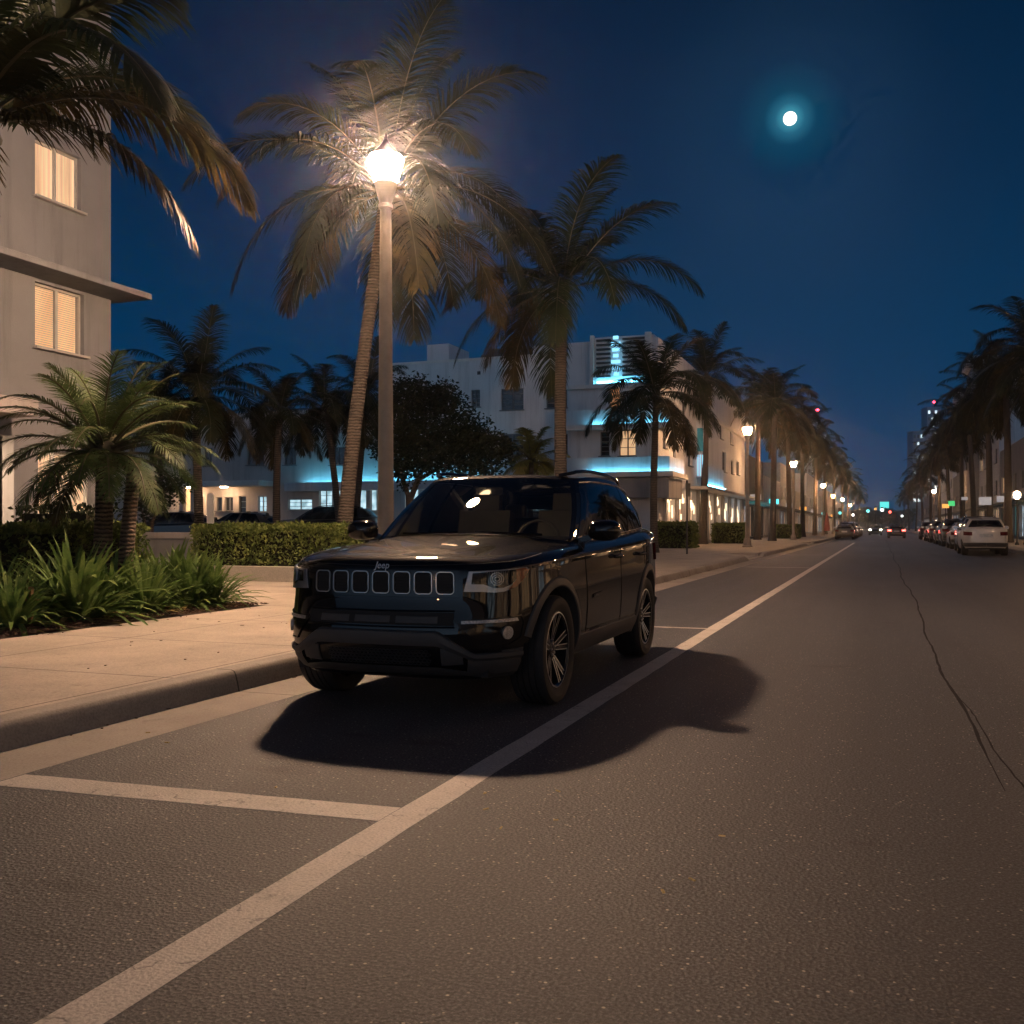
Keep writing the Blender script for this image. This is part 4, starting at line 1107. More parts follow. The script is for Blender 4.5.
data = [(99.5, 116, 6.2, 'pink_wall', [LS], 'sign_teal'), (117, 138, 8.5, 'grey_wall', [LS2, LS], 'sign_white'), (139, 160, 6.0, 'pink_wall', [LS, LS2], 'sign_amber'), (161, 190, 9.5, 'hotel_wall', [LS], 'sign_white'), (191, 225, 7.0, 'grey_wall', [LS2], 'sign_teal'), (226, 270, 9.0, 'pink_wall', [LS], 'sign_amber'), (272, 330, 8.0, 'grey_wall', [LS2, LS], 'sign_white')]
for i, (a, c, h, w, p_, s_) in enumerate(data):
    shop('shop', '%s lit shop beyond the teal windowed one on the left side' % ORD[i], -10.6, a, c, h, 1, MT[w], p_, MT[s_], group=G, n=5)
G = 'buildings along the right sidewalk'
shop('shop', 'lit corner shop across the street, right of the frame', 11.0, 8, 43, 9.0, -1, MT['pink_wall'], [MT['lit_warm'], LS2, LS, MT['lit_warm']], MT['sign_white'], group=G, n=9)
shop('shop', 'lit shop across the street behind the camera', 11.0, -34, 7.5, 7.0, -1, MT['hotel_wall'], [LS, LS2, MT['lit_warm']], MT['sign_white'], group=G, n=9)
rb = shop('shop', 'nearest right side building with warm orange lit wall behind the palms', 11.0, 44, 84, 9.0, -1, MT['pink_wall'], [MT['lit_warm'], MT['dark_glass']], None, group=G, n=8)
b = MB()
for k in range(8): b.box(10.85, 10.95, 48 + 4.6 * k, 48.25 + 4.6 * k, 2.7, 2.95)
b.build('wall_lamp', emit('wall_lamp_glow', (1, .58, .28), 60), rb)
shop('shop', 'second right side building with teal glass and white signs', 11.0, 85, 108, 8.5, -1, MT['grey_wall'], [MT['teal_glass'], LS2], MT['sign_white'], group=G, n=5)
data = [(109, 140, 17.5, 'hotel_wall', [LS], 'sign_white', 'tall pale right side building with rounded roof slab above the palms'), (141, 175, 9.0, 'grey_wall', [LS2], 'sign_green', 'fourth right side building with plain grey walls'), (176, 220, 12, 'hotel_wall', [LS], 'sign_amber', 'fifth right side building, taller and pale'), (221, 290, 9, 'grey_wall', [LS2], 'sign_white', 'farthest right side building before the street end')]
for (a, c, h, w, p_, s_, lb) in data: shop('building', lb, 11.0, a, c, h, -1, MT[w], p_, None, group=G, n=6)
# pale roof structures above the right palms
for (px0, px1, py0, py1, Z, lb) in ((966, 999, 355, 368, 118, 'pale roof slab rising above the right palms'), (956, 972, 390, 402, 150, 'smaller pale roof block left of the higher slab above the right palms')):
    a = world_at(px0, py0, Z); c = world_at(px1, py1, Z)
    t_ = thing('roof_tower', lb, 'building', (a.x, a.y, 0)); b = MB()
    b.box(0, c.x - a.x, 0, 8, c.z, a.z); b.build('roof_slab', MT['hotel_wall'], t_, bevel=.5)
    b = MB(); b.box(.6, c.x - a.x - .6, .6, 7.4, 0, c.z - .002); b.build('wall', MT['grey_wall'], t_)
# ------------------------------------------------------------------ distant towers
def tower(label, px0, px1, pytop, Z, lit, seed, mast=0, h2=None):
    a = world_at(px0, pytop, Z); c = world_at(px1, pytop, Z); w = (c - a).length
    root = thing('tower_block', label, 'tower', ((a.x + c.x) / 2, (a.y + c.y) / 2, 0), math.atan(0.368) )
    b = MB(); b.box(-w/2, w/2, 0, w, 0, a.z); b.build('wall', MT['tower'], root)
    rng = random.Random(seed); b = MB(); b2 = MB(); fl = 3.0; z_ = 12
    while z_ < a.z - 2:
        x = -w / 2 + .5
        while x < w / 2 - 1.2:
            (b if rng.random() < lit else b2).box(x, x + .9, -.10, -.004, z_, z_ + 1.4); x += 1.5
        z_ += fl
    if b.f: tag(b.build('lit_windows', MT['tower_lit'], root), kind=None)
    if b2.f: b2.build('windows', MT['dark_glass'], root)
    if mast:
        b = MB(); b.tube([(w * .2, w/2, a.z), (w * .2, w/2, a.z + mast)], .35, n=6); b.build('mast', MT['tower'], root)
        b = MB(); b.lathe([(.1, -.6), (.7, 0), (.1, .6)], n=10, c=(w * .2, w/2, a.z + mast + .6)); b.build('beacon', MT['beacon'], root)
    return root
MT['tower_lit'] = emit('tower_window_light', (.75, .92, 1.0), 1.6)
tower('pale distant tower behind the left palms with a tall mast and red beacon', 800, 815, 420, 420, .12, 1, mast=0)
tower('slim distant tower with lit windows right of the masted one', 815.5, 827, 433, 430, .35, 2)
p_ = world_at(817.5, 430, 415)
mm = thing('radio_mast', 'thin mast with a red beacon on the left distant tower', 'mast', (p_.x, p_.y, 0)); b = MB(); b.tube([(0,0,0), (0,0,world_at(817,412,415).z)], [.7, .3], n=6); b.build('mast', MT['tower'], mm)
b = MB(); b.lathe([(.1, -.5), (.8, 0), (.1, .6)], n=10, c=(0, 0, world_at(817, 410, 415).z)); b.build('beacon', MT['beacon'], mm)
tower('blue distant tower with lit stripes behind the right palms', 927, 941, 407, 440, .45, 3, mast=2)
tower('lower blue tower left of the taller one behind the right palms', 912.5, 926, 431, 425, .45, 4)
# ------------------------------------------------------------------ signs and street furniture
p = world_at(687, 558, 37.7)
s = thing('sign_post', 'dark thin sign post standing on the left sidewalk before the hotel', 'sign', (p.x, p.y, .15), R(70))
b = MB(); b.tube([(0, 0, 0), (0, 0, 2.78)], .035, n=8); b.build('post', MT['post_dark'], s)
b = MB(); b.cbox((0, -.045, 2.42), (.34, .012, .50)); b.build('plate', mat('sign_back', (.10, .095, .09), rough=.4), s, bevel=.004)
# traffic lights at the far end
def signal(label, px, py, Z, m, r=.16, base=True, group='coloured signals at the far end of the street'):
    q = world_at(px, py, Z); root = thing('traffic_light', label, 'traffic light', (q.x, q.y, 0), 0, group)
    b = MB(); b.tube([(0, .2, 0), (0, .2, q.z + .5)], .07, n=6); b.build('pole', MT['post_dark'], root)
    b = MB(); b.box(-.25, .25, -.12, .12, q.z - .75, q.z + .75); b.build('housing', MT['post_dark'], root)
    b = MB(); b.lathe([(.01, -r*.6), (r, 0), (.01, .1)], n=12, c=(0, 0, 0)); b.v = [(x, -.13 + z_ , q.z + y) for x, y, z_ in b.v]; b.build('lens', m, root)
    return root
far = [('teal signal left of the tail lights at the street end', 868, 511, 230, 'sign_teal', .38), ('small amber signal above the tail lights', 875.5, 509, 245, 'sign_amber', .3),
       ('bright white signal light above the tail lights', 882, 510, 235, 'headlamp_dim', .33), ('pink red signal right of the white one', 890, 512, 230, 'red_dim', .3), ('faint white signal farthest right', 902, 516, 240, 'headlamp_dim', .22),
       ('teal signal on the left sidewalk near the furled red parasol', 840, 513, 140, 'sign_teal', .2), ('white signal in front of the far left trees', 853, 515, 200, 'headlamp_dim', .2)]
MT['headlamp_dim'] = emit('white_signal', (.85, .93, 1.0), 9.0); MT['red_dim'] = emit('red_signal', (1, .10, .08), 6.0)
for lb, px, py, Z, m_, r in far: signal(lb, px, py, Z, MT[m_], r)
# teal lit small building at the end
p = world_at(884, 527, 470); q = thing('building', 'small teal lit building closing the end of the street', 'building', (p.x, p.y, 0))
b = MB(); b.box(-12, 12, 0, 8, 0, 9); b.build('wall', MT['dark_wall'], q)
b = MB(); b.box(-1.8, 2.2, -.1, -.004, 9.2, 13); b.build('sign', MT['teal_sign'] if 'teal_sign' in MT else emit('teal_sign', (.1, .75, .7), 1.6), q)
b = MB(); b.box(-2, 2.4, 0, 2, 9.002, 13.2); b.build('roof_box', MT['dark_wall'], q)
# furled red parasol on the left sidewalk
p = world_at(839, 530, 118); q = thing('parasol', 'furled red parasol on the far left sidewalk', 'parasol', (-5.9, p.y, .15))
b = MB(); b.tube([(0, 0, 0), (0, 0, 2.7)], .03, n=6); b.build('pole', MT['post_dark'], q)
b = MB(); b.lathe([(.32, .55), (.36, .9), (.26, 1.6), (.16, 2.2), (.04, 2.75)], n=9); b.build('canopy', mat('red_cloth', (.45, .10, .09), rough=.8), q, smooth=True)
# white lit sign boxes standing on right sidewalk
for lb, px0, px1, py0, py1, Z, mk in (('bright square white sign on the right sidewalk', 981, 989, 497, 505, 76, 'sign_white'), ('wide white sign at the right, between palm trunks', 998, 1008, 496, 502, 72, 'sign_white'), ('small white sign left of the square one', 962, 967, 497, 500, 95, 'sign_white'), ('green lit sign among the right palms', 950, 953, 501, 506, 110, 'sign_green'), ('small amber sign left of the green one', 943, 948, 504, 508, 120, 'sign_amber')):
    a = world_at(px0, py0, Z); c = world_at(px1, py1, Z); q = thing('sign', lb, 'sign', ((a.x + c.x) / 2, a.y, .15))
    w = (c - a).length * .5; b = MB(); b.box(-w, w, -.08, .08, c.z - .15, a.z - .15); b.build('light_box', MT[mk], q)
    b = MB(); b.tube([(0, 0, 0), (0, 0, c.z - .15)], .05, n=6); b.build('post', MT['post_dark'], q)
# thin poles between the shops and kerb
for i, (px, Z, h, lb) in enumerate(((595, 0, 0, ''),)): pass
# ------------------------------------------------------------------ cars
MT['car_black'] = mat('black_car_paint', (0.0035, 0.004, 0.0055), (0.003, 0.0035, 0.005), rough=0.5, scale=3, coat=.9, spec=0.008)
MT['clad'] = mat('dark_grey_plastic', (0.060, 0.058, 0.058), (0.050, 0.049, 0.049), rough=0.55, scale=30, bump=0.15, bscale=400)
MT['gloss_black'] = mat('gloss_black', (0.006, 0.006, 0.007), rough=0.12, scale=3)
MT['matte_black'] = mat('matte_black', (0.010, 0.010, 0.010), rough=0.75, scale=10)
MT['mesh_black'] = mat('mesh_black', (0.045, 0.045, 0.048), rough=0.45, scale=10)
MT['chrome'] = mat('chrome', (0.62, 0.61, 0.60), rough=0.18, metal=1.0, scale=10)
MT['badge'] = mat('badge_silver', (.8, .8, .8), rough=.3, metal=.2)
MT['satin'] = mat('satin_silver', (0.72, 0.71, 0.69), (0.62, 0.61, 0.59), rough=0.35, metal=0.9, scale=10)
MT['tyre'] = mat('tyre_rubber', (0.022, 0.021, 0.021), (0.017, 0.016, 0.016), rough=0.75, scale=20, bump=0.2, bscale=120)
MT['rim_black'] = mat('rim_black', (0.014, 0.014, 0.015), rough=0.25, scale=5, coat=.5)
MT['disc'] = mat('brake_disc', (0.20, 0.19, 0.18), rough=0.4, metal=1.0, scale=10)
MT['windshield'] = glass('windshield_glass', (0.80, 0.84, 0.82))
MT['tint'] = glass('tinted_glass', (0.16, 0.18, 0.19))
MT['lens'] = glass('lamp_lens', (0.93, 0.94, 0.95))
MT['seat'] = mat('seat_leather', (0.09, 0.08, 0.07), rough=0.6, scale=10)
MT['dash'] = mat('dash_plastic', (0.07, 0.064, 0.06), rough=0.6, scale=20)
MT['cloth'] = mat('pale_cloth', (0.42, 0.40, 0.26), rough=0.8, scale=14)
MT['orange_lens'] = mat('orange_reflector', (0.9, 0.30, 0.12), (0.8, 0.22, 0.08), rough=0.3, scale=40)
MT['grey_lamp'] = mat('lamp_housing', (0.85, 0.83, 0.81), (0.75, 0.73, 0.71), rough=0.38, scale=20, metal=.8)
MT['white_lamp'] = mat('light_strip', (0.85, 0.80, 0.76), (0.35, 0.33, 0.31), rough=0.35, scale=90, metal=.6)
MT['red_lens'] = mat('red_tail_lens', (0.10, 0.006, 0.008), (0.07, 0.004, 0.005), rough=0.8, scale=20, spec=.05)
MT['plate'] = mat('number_plate', (0.55, 0.56, 0.55), (0.25, 0.28, 0.3), rough=0.4, scale=22)

def catmull(P, n):
    P = np.array(P, float); d = np.r_[0, np.cumsum(np.linalg.norm(np.diff(P, axis=0), axis=1))]
    # tangents by finite difference, monotone enough for these outlines
    T = np.zeros_like(P)
    for i in range(len(P)):
        a, b_ = max(0, i - 1), min(len(P) - 1, i + 1)
        T[i] = (P[b_] - P[a]) / max(1e-9, d[b_] - d[a])
    s = np.linspace(0, d[-1], n); out = []
    for q in s:
        i = min(len(P) - 2, int(np.searchsorted(d, q, side='right') - 1)); h = d[i+1] - d[i]; t = (q - d[i]) / h
        out.append((2*t**3-3*t**2+1)*P[i] + (t**3-2*t**2+t)*h*T[i] + (-2*t**3+3*t**2)*P[i+1] + (t**3-t**2)*h*T[i+1])
    return np.array(out)
def sstep(a, b_, x):
    t = min(1, max(0, (x - a) / (b_ - a))); return t * t * (3 - 2 * t)

SUV = dict(
    outline=[(0,-2.190),(.25,-2.185),(.48,-2.150),(.61,-2.090),(.715,-1.985),(.80,-1.83),(.862,-1.62),(.900,-1.318),(.912,-.8),(.922,0),(.924,.8),(.920,1.318),(.88,1.70),(.83,1.98),(.70,2.14),(.42,2.205),(0,2.22)],
    zc=[(-2.3,.93),(-2.05,.965),(-1.85,1.005),(-1.45,1.055),(-1.0,1.095),(-.6,1.115),(0,1.135),(.8,1.16),(1.5,1.195),(2.3,1.215)], drop=[(-2.3,.022),(-1.8,.036),(-1.2,.050),(-.6,.058),(2.3,.06)],
    fz=[0,.06,.14,.24,.36,.46,.56,.66,.76,.84,.90,.94,.965,.985,1.0],
    fi=[.17,.09,.035,.005,.0,.008,.028,.042,.045,.050,.062,.084,.115,.165,.26],
    ri=[.10,.05,.02,.00,.0,.005,.01,.015,.02,.03,.04,.055,.07,.095,.14],
    si=[.085,.055,.03,.012,.004,.0,.0,.004,.008,.010,.012,.030,.055,.085,.13],
    zb=[(-2.3,.235),(-1.6,.25),(0,.27),(1.6,.29),(2.3,.33)],
    base=[(0,-1.00,1.075),(.30,-.985,1.075),(.55,-.93,1.07),(.70,-.84,1.06),(.775,-.70,1.05),(.795,-.40,1.055),(.80,.3,1.065),(.80,.9,1.09),(.79,1.4,1.12),(.765,1.72,1.14),(.70,1.93,1.15),(.50,2.04,1.155),(0,2.08,1.16)],
    roof=[(0,-.14,1.585),(.30,-.135,1.582),(.49,-.11,1.572),(.585,-.05,1.560),(.625,.05,1.562),(.645,.28,1.578),(.65,.65,1.582),(.645,1.0,1.575),(.625,1.35,1.556),(.59,1.58,1.53),(.50,1.70,1.515),(.30,1.755,1.515),(0,1.77,1.52)],
    crown=.035, wy=1.318, wr=.360, tw=.235, track=.780, arch=.425, cowl=(-.86, -.60), yA=-.60, pillars=[(-.58,.235),(.30,1.02),(1.08,1.62)], sidey=[-.66,-.42,.27,1.05,1.66])

class Shell:
    def __init__(s, c, N_=64):
        c = dict(c); s.c = c; s.N = N_
        for k in ('zc', 'drop', 'zb'): c[k] = [tuple(p) for p in catmull(c[k], 80)]
        fz = np.linspace(0, 1, 90)
        for k in ('fi', 'ri', 'si'):
            q = catmull(list(zip(c['fz'], c[k])), 200); c[k] = list(np.interp(fz, q[:, 0], q[:, 1]))
        c['fz'] = list(fz)
        s.p0 = catmull(c['outline'], N_)
        d = np.r_[0, np.cumsum(np.linalg.norm(np.diff(s.p0, axis=0), axis=1))]; s.l = d; s.L = d[-1]
        t = np.gradient(s.p0, axis=0); t /= np.linalg.norm(t, axis=1)[:, None]
        s.n = np.stack([-t[:, 1] * -1, t[:, 0] * -1], 1)   # outward (x,y): tangent rotated
        s.n = np.stack([t[:, 1], -t[:, 0]], 1)
        s.T = np.linspace(0, 1, 34)
        fz = c['fz']
        s.rows = []
        for i in range(N_):
            nx2 = s.n[i, 0] ** 2; x, y = s.p0[i]
            fr = c['fi'] if s.n[i, 1] < 0 else c['ri']
            tt = np.array(sorted(set(list(s.T[:-3]) + [.925, .94, .955, .967, .978, .987, .994, 1.0])))
            ins = nx2 * np.interp(tt, fz, c['si']) + (1 - nx2) * np.interp(tt, fz, fr)
            px, py = x - s.n[i, 0] * ins, y - s.n[i, 1] * ins
            px = np.maximum(px, 0) if i else px * 0
            zb = np.interp(y, *zip(*c['zb'])); zt = s.H(px[-1], py[-1])
            s.rows.append(np.stack([px, py, zb + (zt - zb) * tt], 1))
        s.rows = np.array(s.rows)
    def H(s, x, y):
        c = s.c; z = np.interp(y, *zip(*c['zc'])) - np.interp(y, *zip(*c['drop'])) * min(1.3, (abs(x) / .8)) ** 2.2
        # raised centre of the bonnet with soft creases
        f = sstep(-2.25, -1.7, y)
        w0 = .40 + .10 * (y + 1.9)
        z += .020 * f * (1 - sstep(w0 - .05, w0 + .16, abs(x))) * (1 - sstep(-.7, -.3, y))
        return z
    def E(s, l, z, off=0.0):
        """point on the shell at arc length l from the nose (sign = side) and height z"""
        sg = -1 if l < 0 else 1; a = min(abs(l), s.L - 1e-6); i = min(s.N - 2, int(np.searchsorted(s.l, a, side='right') - 1)); f = (a - s.l[i]) / (s.l[i+1] - s.l[i])
        pts = []
        for k in (i, i + 1):
            r = s.rows[k]; pts.append((np.interp(z, r[:, 2], r[:, 0]), np.interp(z, r[:, 2], r[:, 1])))
        n = s.n[i] * (1 - f) + s.n[i+1] * f
        x = pts[0][0] * (1-f) + pts[1][0] * f + n[0] * off; y = pts[0][1] * (1-f) + pts[1][1] * f + n[1] * off
        return Vector((sg * x, y, z))
    def ly(s, y): return float(np.interp(y, s.p0[:, 1], s.l))
    def lx(s, x): 
        h = s.N // 2; return float(np.interp(x, s.p0[:h, 0], s.l[:h]))

def star(b, S, pts, off, rings=4, mi=0, th=0):
    """fill a star-shaped outline (l, z) on the shell"""
    cx = sum(p[0] for p in pts) / len(pts); cz = sum(p[1] for p in pts) / len(pts); n = len(pts)
    vs = [S.E(cx, cz, off)]
    for r in range(1, rings + 1):
        f = r / rings; vs += [S.E(cx + (p[0]-cx) * f, cz + (p[1]-cz) * f, off) for p in pts]
    fs = [(0, 1 + k, 1 + (k+1) % n) for k in range(n)]
    for r in range(rings - 1):
        o = 1 + r * n; fs += [(o + k, o + n + k, o + n + (k+1) % n, o + (k+1) % n) for k in range(n)]
    if th:
        o = 1 + (rings-1) * n; vs += [S.E(p[0], p[1], off - th) for p in pts]; fs += [(o + k, o + n + k, o + n + (k+1) % n, o + (k+1) % n) for k in range(n)]
    b.add(vs, fs, mi)
def subdiv(pts, k=4):
    out = []
    for i in range(len(pts)):
        p, q = pts[i], pts[(i+1) % len(pts)]
        out += [(p[0] + (q[0]-p[0]) * j / k, p[1] + (q[1]-p[1]) * j / k) for j in range(k)]
    return out
def rrect(x0, x1, z0, z1, r, shx=0, n=4):
    pts = []
    for (cx, cz, a0) in ((x1-r, z1-r, 0), (x0+r, z1-r, 90), (x0+r, z0+r, 180), (x1-r, z0+r, 270)):
        for k in range(n + 1):
            a = R(a0 + 90 * k / n); z = cz + r * math.sin(a); pts.append((cx + r * math.cos(a) + shx * (z - (z0+z1)/2) / (z1 - z0), z))
    return subdiv(pts, 2)
def ringband(b, S, pts, w, off, th, mi=0):
    n = len(pts); cx = sum(p[0] for p in pts) / n; cz = sum(p[1] for p in pts) / n
    def sc(p, d):
        v = Vector((p[0]-cx, p[1]-cz)); L_ = v.length; return (cx + v.x * (L_ - d) / L_, cz + v.y * (L_ - d) / L_)
    r0 = [S.E(*p, off - th) for p in pts]; r1 = [S.E(*p, off) for p in pts]; r2 = [S.E(*sc(p, w), off) for p in pts]; r3 = [S.E(*sc(p, w), off - th - .01) for p in pts]
    b.grid([r0, r1, r2, r3], closed=True, mi=mi)
def line(b, S, pts, r, off, mi=0, mirror=False, n=5):
    for sg in ((1, -1) if mirror else (1,)):
        q = []
        for i in range(len(pts) - 1):
            for k in range(6): q.append((pts[i][0] + (pts[i+1][0]-pts[i][0]) * k/6, pts[i][1] + (pts[i+1][1]-pts[i][1]) * k/6))
        q.append(pts[-1]); b.tube([S.E(sg * a, z, off) for a, z in q], r, n=n, mi=mi)

def make_wheel(root, side, y, c, detail):
    wr, tw = c['wr'], c['tw']; xo = side * c['track']; h = tw / 2
    b = MB(); rim_r = wr * .70
    prof = [(rim_r, -h*.86), (rim_r + .02, -h*.97), (wr * .86, -h * 1.06), (wr * .95, -h), (wr * .985, -h * .84)]
    if detail:
        for g in (-.52, -.18, .18, .52):
            prof += [(wr * .998, h * (g - .13)), (wr * .998, h * (g - .045)), (wr * .972, h * (g - .04)), (wr * .972, h * (g + .04)), (wr * .998, h * (g + .045))]
        prof += [(wr * .998, h * .66)]
    else: prof += [(wr, -h*.5), (wr, h*.5)]
    prof += [(wr * .985, h * .84), (wr * .95, h), (wr * .86, h * 1.06), (rim_r + .02, h * .97), (rim_r, h * .86)]
    b.lathe(prof, n=64 if detail else 24, axis='x', cap=False)
    w = b.build('wheel', MT['tyre'], root, smooth=True, angle=30); w.location = (xo, y, wr)
    # rim: barrel, hub and spokes
    b = MB(); s = side
    b.lathe([(rim_r + .002, h*.88*s), (rim_r - .010, h*.90*s), (rim_r - .022, h*.80*s), (rim_r - .028, 0), (rim_r - .02, -h*.8*s)], n=48 if detail else 20, axis='x', cap=False, mi=0)
    b.lathe([(.001, h*.62*s), (.055, h*.62*s), (.075, h*.50*s), (.08, h*.1*s)], n=24, axis='x', cap=False, mi=0)
    ns = 5
    for k in range(ns):
        for off in ((-.17, .17) if detail else (0,)):
            a = 2 * PI * k / ns + .2; a1 = a + off * 1.25; a0 = a + off * .75
            p0 = Vector((h*.52*s, math.cos(a0) * .055, math.sin(a0) * .055)); p1 = Vector((h*.82*s, math.cos(a1) * (rim_r-.012), math.sin(a1) * (rim_r-.012)))
            t = (p1 - p0).normalized(); q = Vector((0, -math.sin(a), math.cos(a)))
            w0, w1 = (.017, .021) if detail else (.04, .05)
            dx = Vector((-.035 * s, 0, 0))
            b.add([p0 - q*w0, p0 + q*w0, p1 + q*w1, p1 - q*w1, p0 - q*w0 + dx, p0 + q*w0 + dx, p1 + q*w1 + dx, p1 - q*w1 + dx],
                  [(4,5,1,0), (5,6,2,1), (6,7,3,2), (7,4,0,3)], 0)
            e = Vector((.0015 * s, 0, 0)); 
            b.add([p0 - q*w0 + e, p0 + q*w0 + e, p1 + q*w1 + e, p1 - q*w1 + e], [(0,1,2,3)], 0)
            for sg in (-1, 1):   # machined edges
                o0, o1 = sg * (w0 - .003), sg * (w1 - .003); e2 = Vector((.003 * s, 0, 0)); ww = .0035
                b.add([p0 + q*(o0-ww) + e2, p0 + q*(o0+ww) + e2, p1 + q*(o1+ww) + e2, p1 + q*(o1-ww) + e2], [(0,1,2,3)], 1)
    if detail:
        b.lathe([(rim_r - .003, h*.905*s), (rim_r - .012, h*.915*s)], n=48, axis='x', cap=False, mi=1)
        for k in range(5):
            a = 2*PI*k/5 + .5; b.lathe([(.008, h*.63*s), (.008, h*.66*s)], n=8, c=(0, math.cos(a)*.036, math.sin(a)*.036), axis='x', mi=1)
    b.build('rim', [MT['rim_black'], MT['satin']], w, smooth=True, angle=25)
    b = MB(); b.lathe([(.06, -.02*s), (.06, .0), (rim_r*.72, .0), (rim_r*.72, -.02*s)], n=32, axis='x', cap=False)
    b.build('brake_disc', MT['disc'] if detail else MT['matte_black'], w)
    return w

def build_car(root, c, paint, detail=True, tail_lit=False, head_lit=False, clad=True, tint='tint', front=True, rear=True):
    S = Shell(c, 120 if detail else 56)
    N_ = S.N; nr = S.rows.shape[1]
    wy, wr, ar = c['wy'], c['wr'], c['arch']
    def pt(i, k, sg): x, y, z = S.rows[i, k]; return (sg * x, y, z)
    # ring over both halves: -N..N
    idx = [(i, -1) for i in range(N_ - 1, 0, -1)] + [(i, 1) for i in range(N_)]
    b = MB(); low = MB()
    rows = [[pt(i, k, sg) for (i, sg) in idx] for k in range(nr)]
    cl_z = .42
    n = len(idx)
    b.v = [p for r in rows for p in r]; low.v = list(b.v)
    for k in range(nr - 1):
        for j in range(n - 1):
            q = (k*n+j, k*n+j+1, (k+1)*n+j+1, (k+1)*n+j)
            ctr = [sum(b.v[a][t] for a in q) / 4 for t in range(3)]
            if abs(ctr[0]) > .55 and min(math.hypot(ctr[1]-wy, ctr[2]-wr), math.hypot(ctr[1]+wy, ctr[2]-wr)) < ar + (.022 if detail else .01): continue
            tgt = low if (clad and ctr[2] < cl_z and ctr[1] > -1.95) else b
            tgt.f.append(q); tgt.m.append(0)
    # bonnet: ruled from the nose arc to the cowl line
    sA = [i for i in range(N_) if S.rows[i, -1, 1] <= c['yA']][-1]
    ring = [(i, -1) for i in range(sA, 0, -1)] + [(i, 1) for i in range(sA + 1)]
    xe = S.rows[sA, -1, 0]; yc, ys = c['cowl']; ng = 26 if detail else 8; rows = []
    for g in range(ng + 1):
        f = g / ng; r = []
        for j, (i, sg) in enumerate(ring):
            x0, y0 = sg * S.rows[i, -1, 0], S.rows[i, -1, 1]
            u = -1 + 2 * j / (len(ring) - 1); x1 = xe * (abs(u) ** .8) * (1 if u > 0 else -1); y1 = yc + (ys - yc) * abs(x1 / xe) ** 2
            if j in (0, len(ring) - 1): x1, y1 = x0, y0
            x, y = x0 + (x1-x0) * f, y0 + (y1-y0) * f
            r.append((x, y, S.H(x, y)))
        rows.append(r)
    bb = MB(); bb.grid(rows)
    b.add(bb.v, bb.f)
    body = b
    # greenhouse
    M_ = 60 if detail else 30
    B0 = catmull(c['base'], M_); R0 = catmull(c['roof'], M_)
    TT = [0, .04, .09, .25, .45, .65, .80, .90, .95, 1.0]
    def gp(i, t, sg, off=0):
        p = B0[i] * (1 - t) + R0[i] * t
        bul = .035 * math.sin(PI * t)
        f = i / (M_ - 1)
        a, d = B0[max(0, i-1)], B0[min(M_-1, i+1)]; tx, ty = d[0]-a[0], d[1]-a[1]; L_ = math.hypot(tx, ty) or 1
        nx, ny = ty / L_, -tx / L_
        if i == 0: nx, ny = 0, -1
        if i == M_-1: nx, ny = 0, 1
        return Vector((sg * (p[0] + nx * (bul + off)), p[1] + ny * (bul + off), p[2]))
    gid = [(i, -1) for i in range(M_-1, 0, -1)] + [(i, 1) for i in range(M_)]
    gn = len(gid); gv = [gp(i, t, sg) for t in TT for (i, sg) in gid]
    ws = MB(); rw = MB(); sides = {}
    yy = c['sidey']
    for k in range(len(TT) - 1):
        for j in range(gn - 1):
            (i, sg), (i2, sg2) = gid[j], gid[j+1]
            im = (i + i2) / 2; bi = B0[int(im)]; bx, by = (B0[i][0] + B0[i2][0]) / 2, (B0[i][1] + B0[i2][1]) / 2
            q = (k*gn+j, k*gn+j+1, (k+1)*gn+j+1, (k+1)*gn+j)
            tm = (TT[k] + TT[k+1]) / 2; tgt = None
            inner = .09 < tm < .93
            if by < 0 and bx < c.get('wsx', .775) and .04 < tm < .955: tgt = ws
            elif by > 1 and bx < .62 and .12 < tm < .90: tgt = rw
            elif inner and bx > .68:
                for a in range(len(yy) - 1):
                    if yy[a] + (.012 if a == 0 else .03) < by < yy[a+1] - .03: tgt = sides.setdefault((a, 1 if (sg > 0 or sg2 > 0) and i and (sg > 0) else -1), MB())
            if tgt is None: tgt = body; 
            if tgt is body:
                o = len(body.v); body.add([gv[a] for a in q], [(0,1,2,3)])
            else: tgt.add([gv[a] for a in q], [(0,1,2,3)])
    # roof skin
    rows = []
    for j in range(9):
        f = 1 - j / 8 * 1.0
        rows.append([(lambda p: (sg * p[0] * f, p[1] * f + (1-f) * .78 * 1.0, p[2] + c['crown'] * (1 - f * f)))(R0[i]) for (i, sg) in gid])
    bb = MB(); bb.grid(rows); body.add(bb.v, bb.f)
    def merged(m, name, ma, parent=root, ang=38):
        o = m.build(name, ma, parent, recalc=False)
        bm = bmesh.new(); bm.from_mesh(o.data); bmesh.ops.remove_doubles(bm, verts=bm.verts, dist=.0006); bmesh.ops.delete(bm, geom=[v for v in bm.verts if not v.link_faces], context='VERTS'); bmesh.ops.recalc_face_normals(bm, faces=bm.faces); bm.to_mesh(o.data); bm.free()
        o.data.polygons.foreach_set('use_smooth', [True] * len(o.data.polygons)); o.data.set_sharp_from_angle(angle=R(ang)); return o
    bo = merged(body, 'body', paint)
    if low.f: merged(low, 'sill_cladding', MT['clad'])
    merged(ws, 'windshield', MT['windshield'])
    merged(rw, 'rear_window', MT['tint'])
    for key in sorted(sides): merged(sides[key], 'side_window', MT['windshield'] if (detail and key[0] <= 1 and key[1] > 0 and False) else MT[tint])
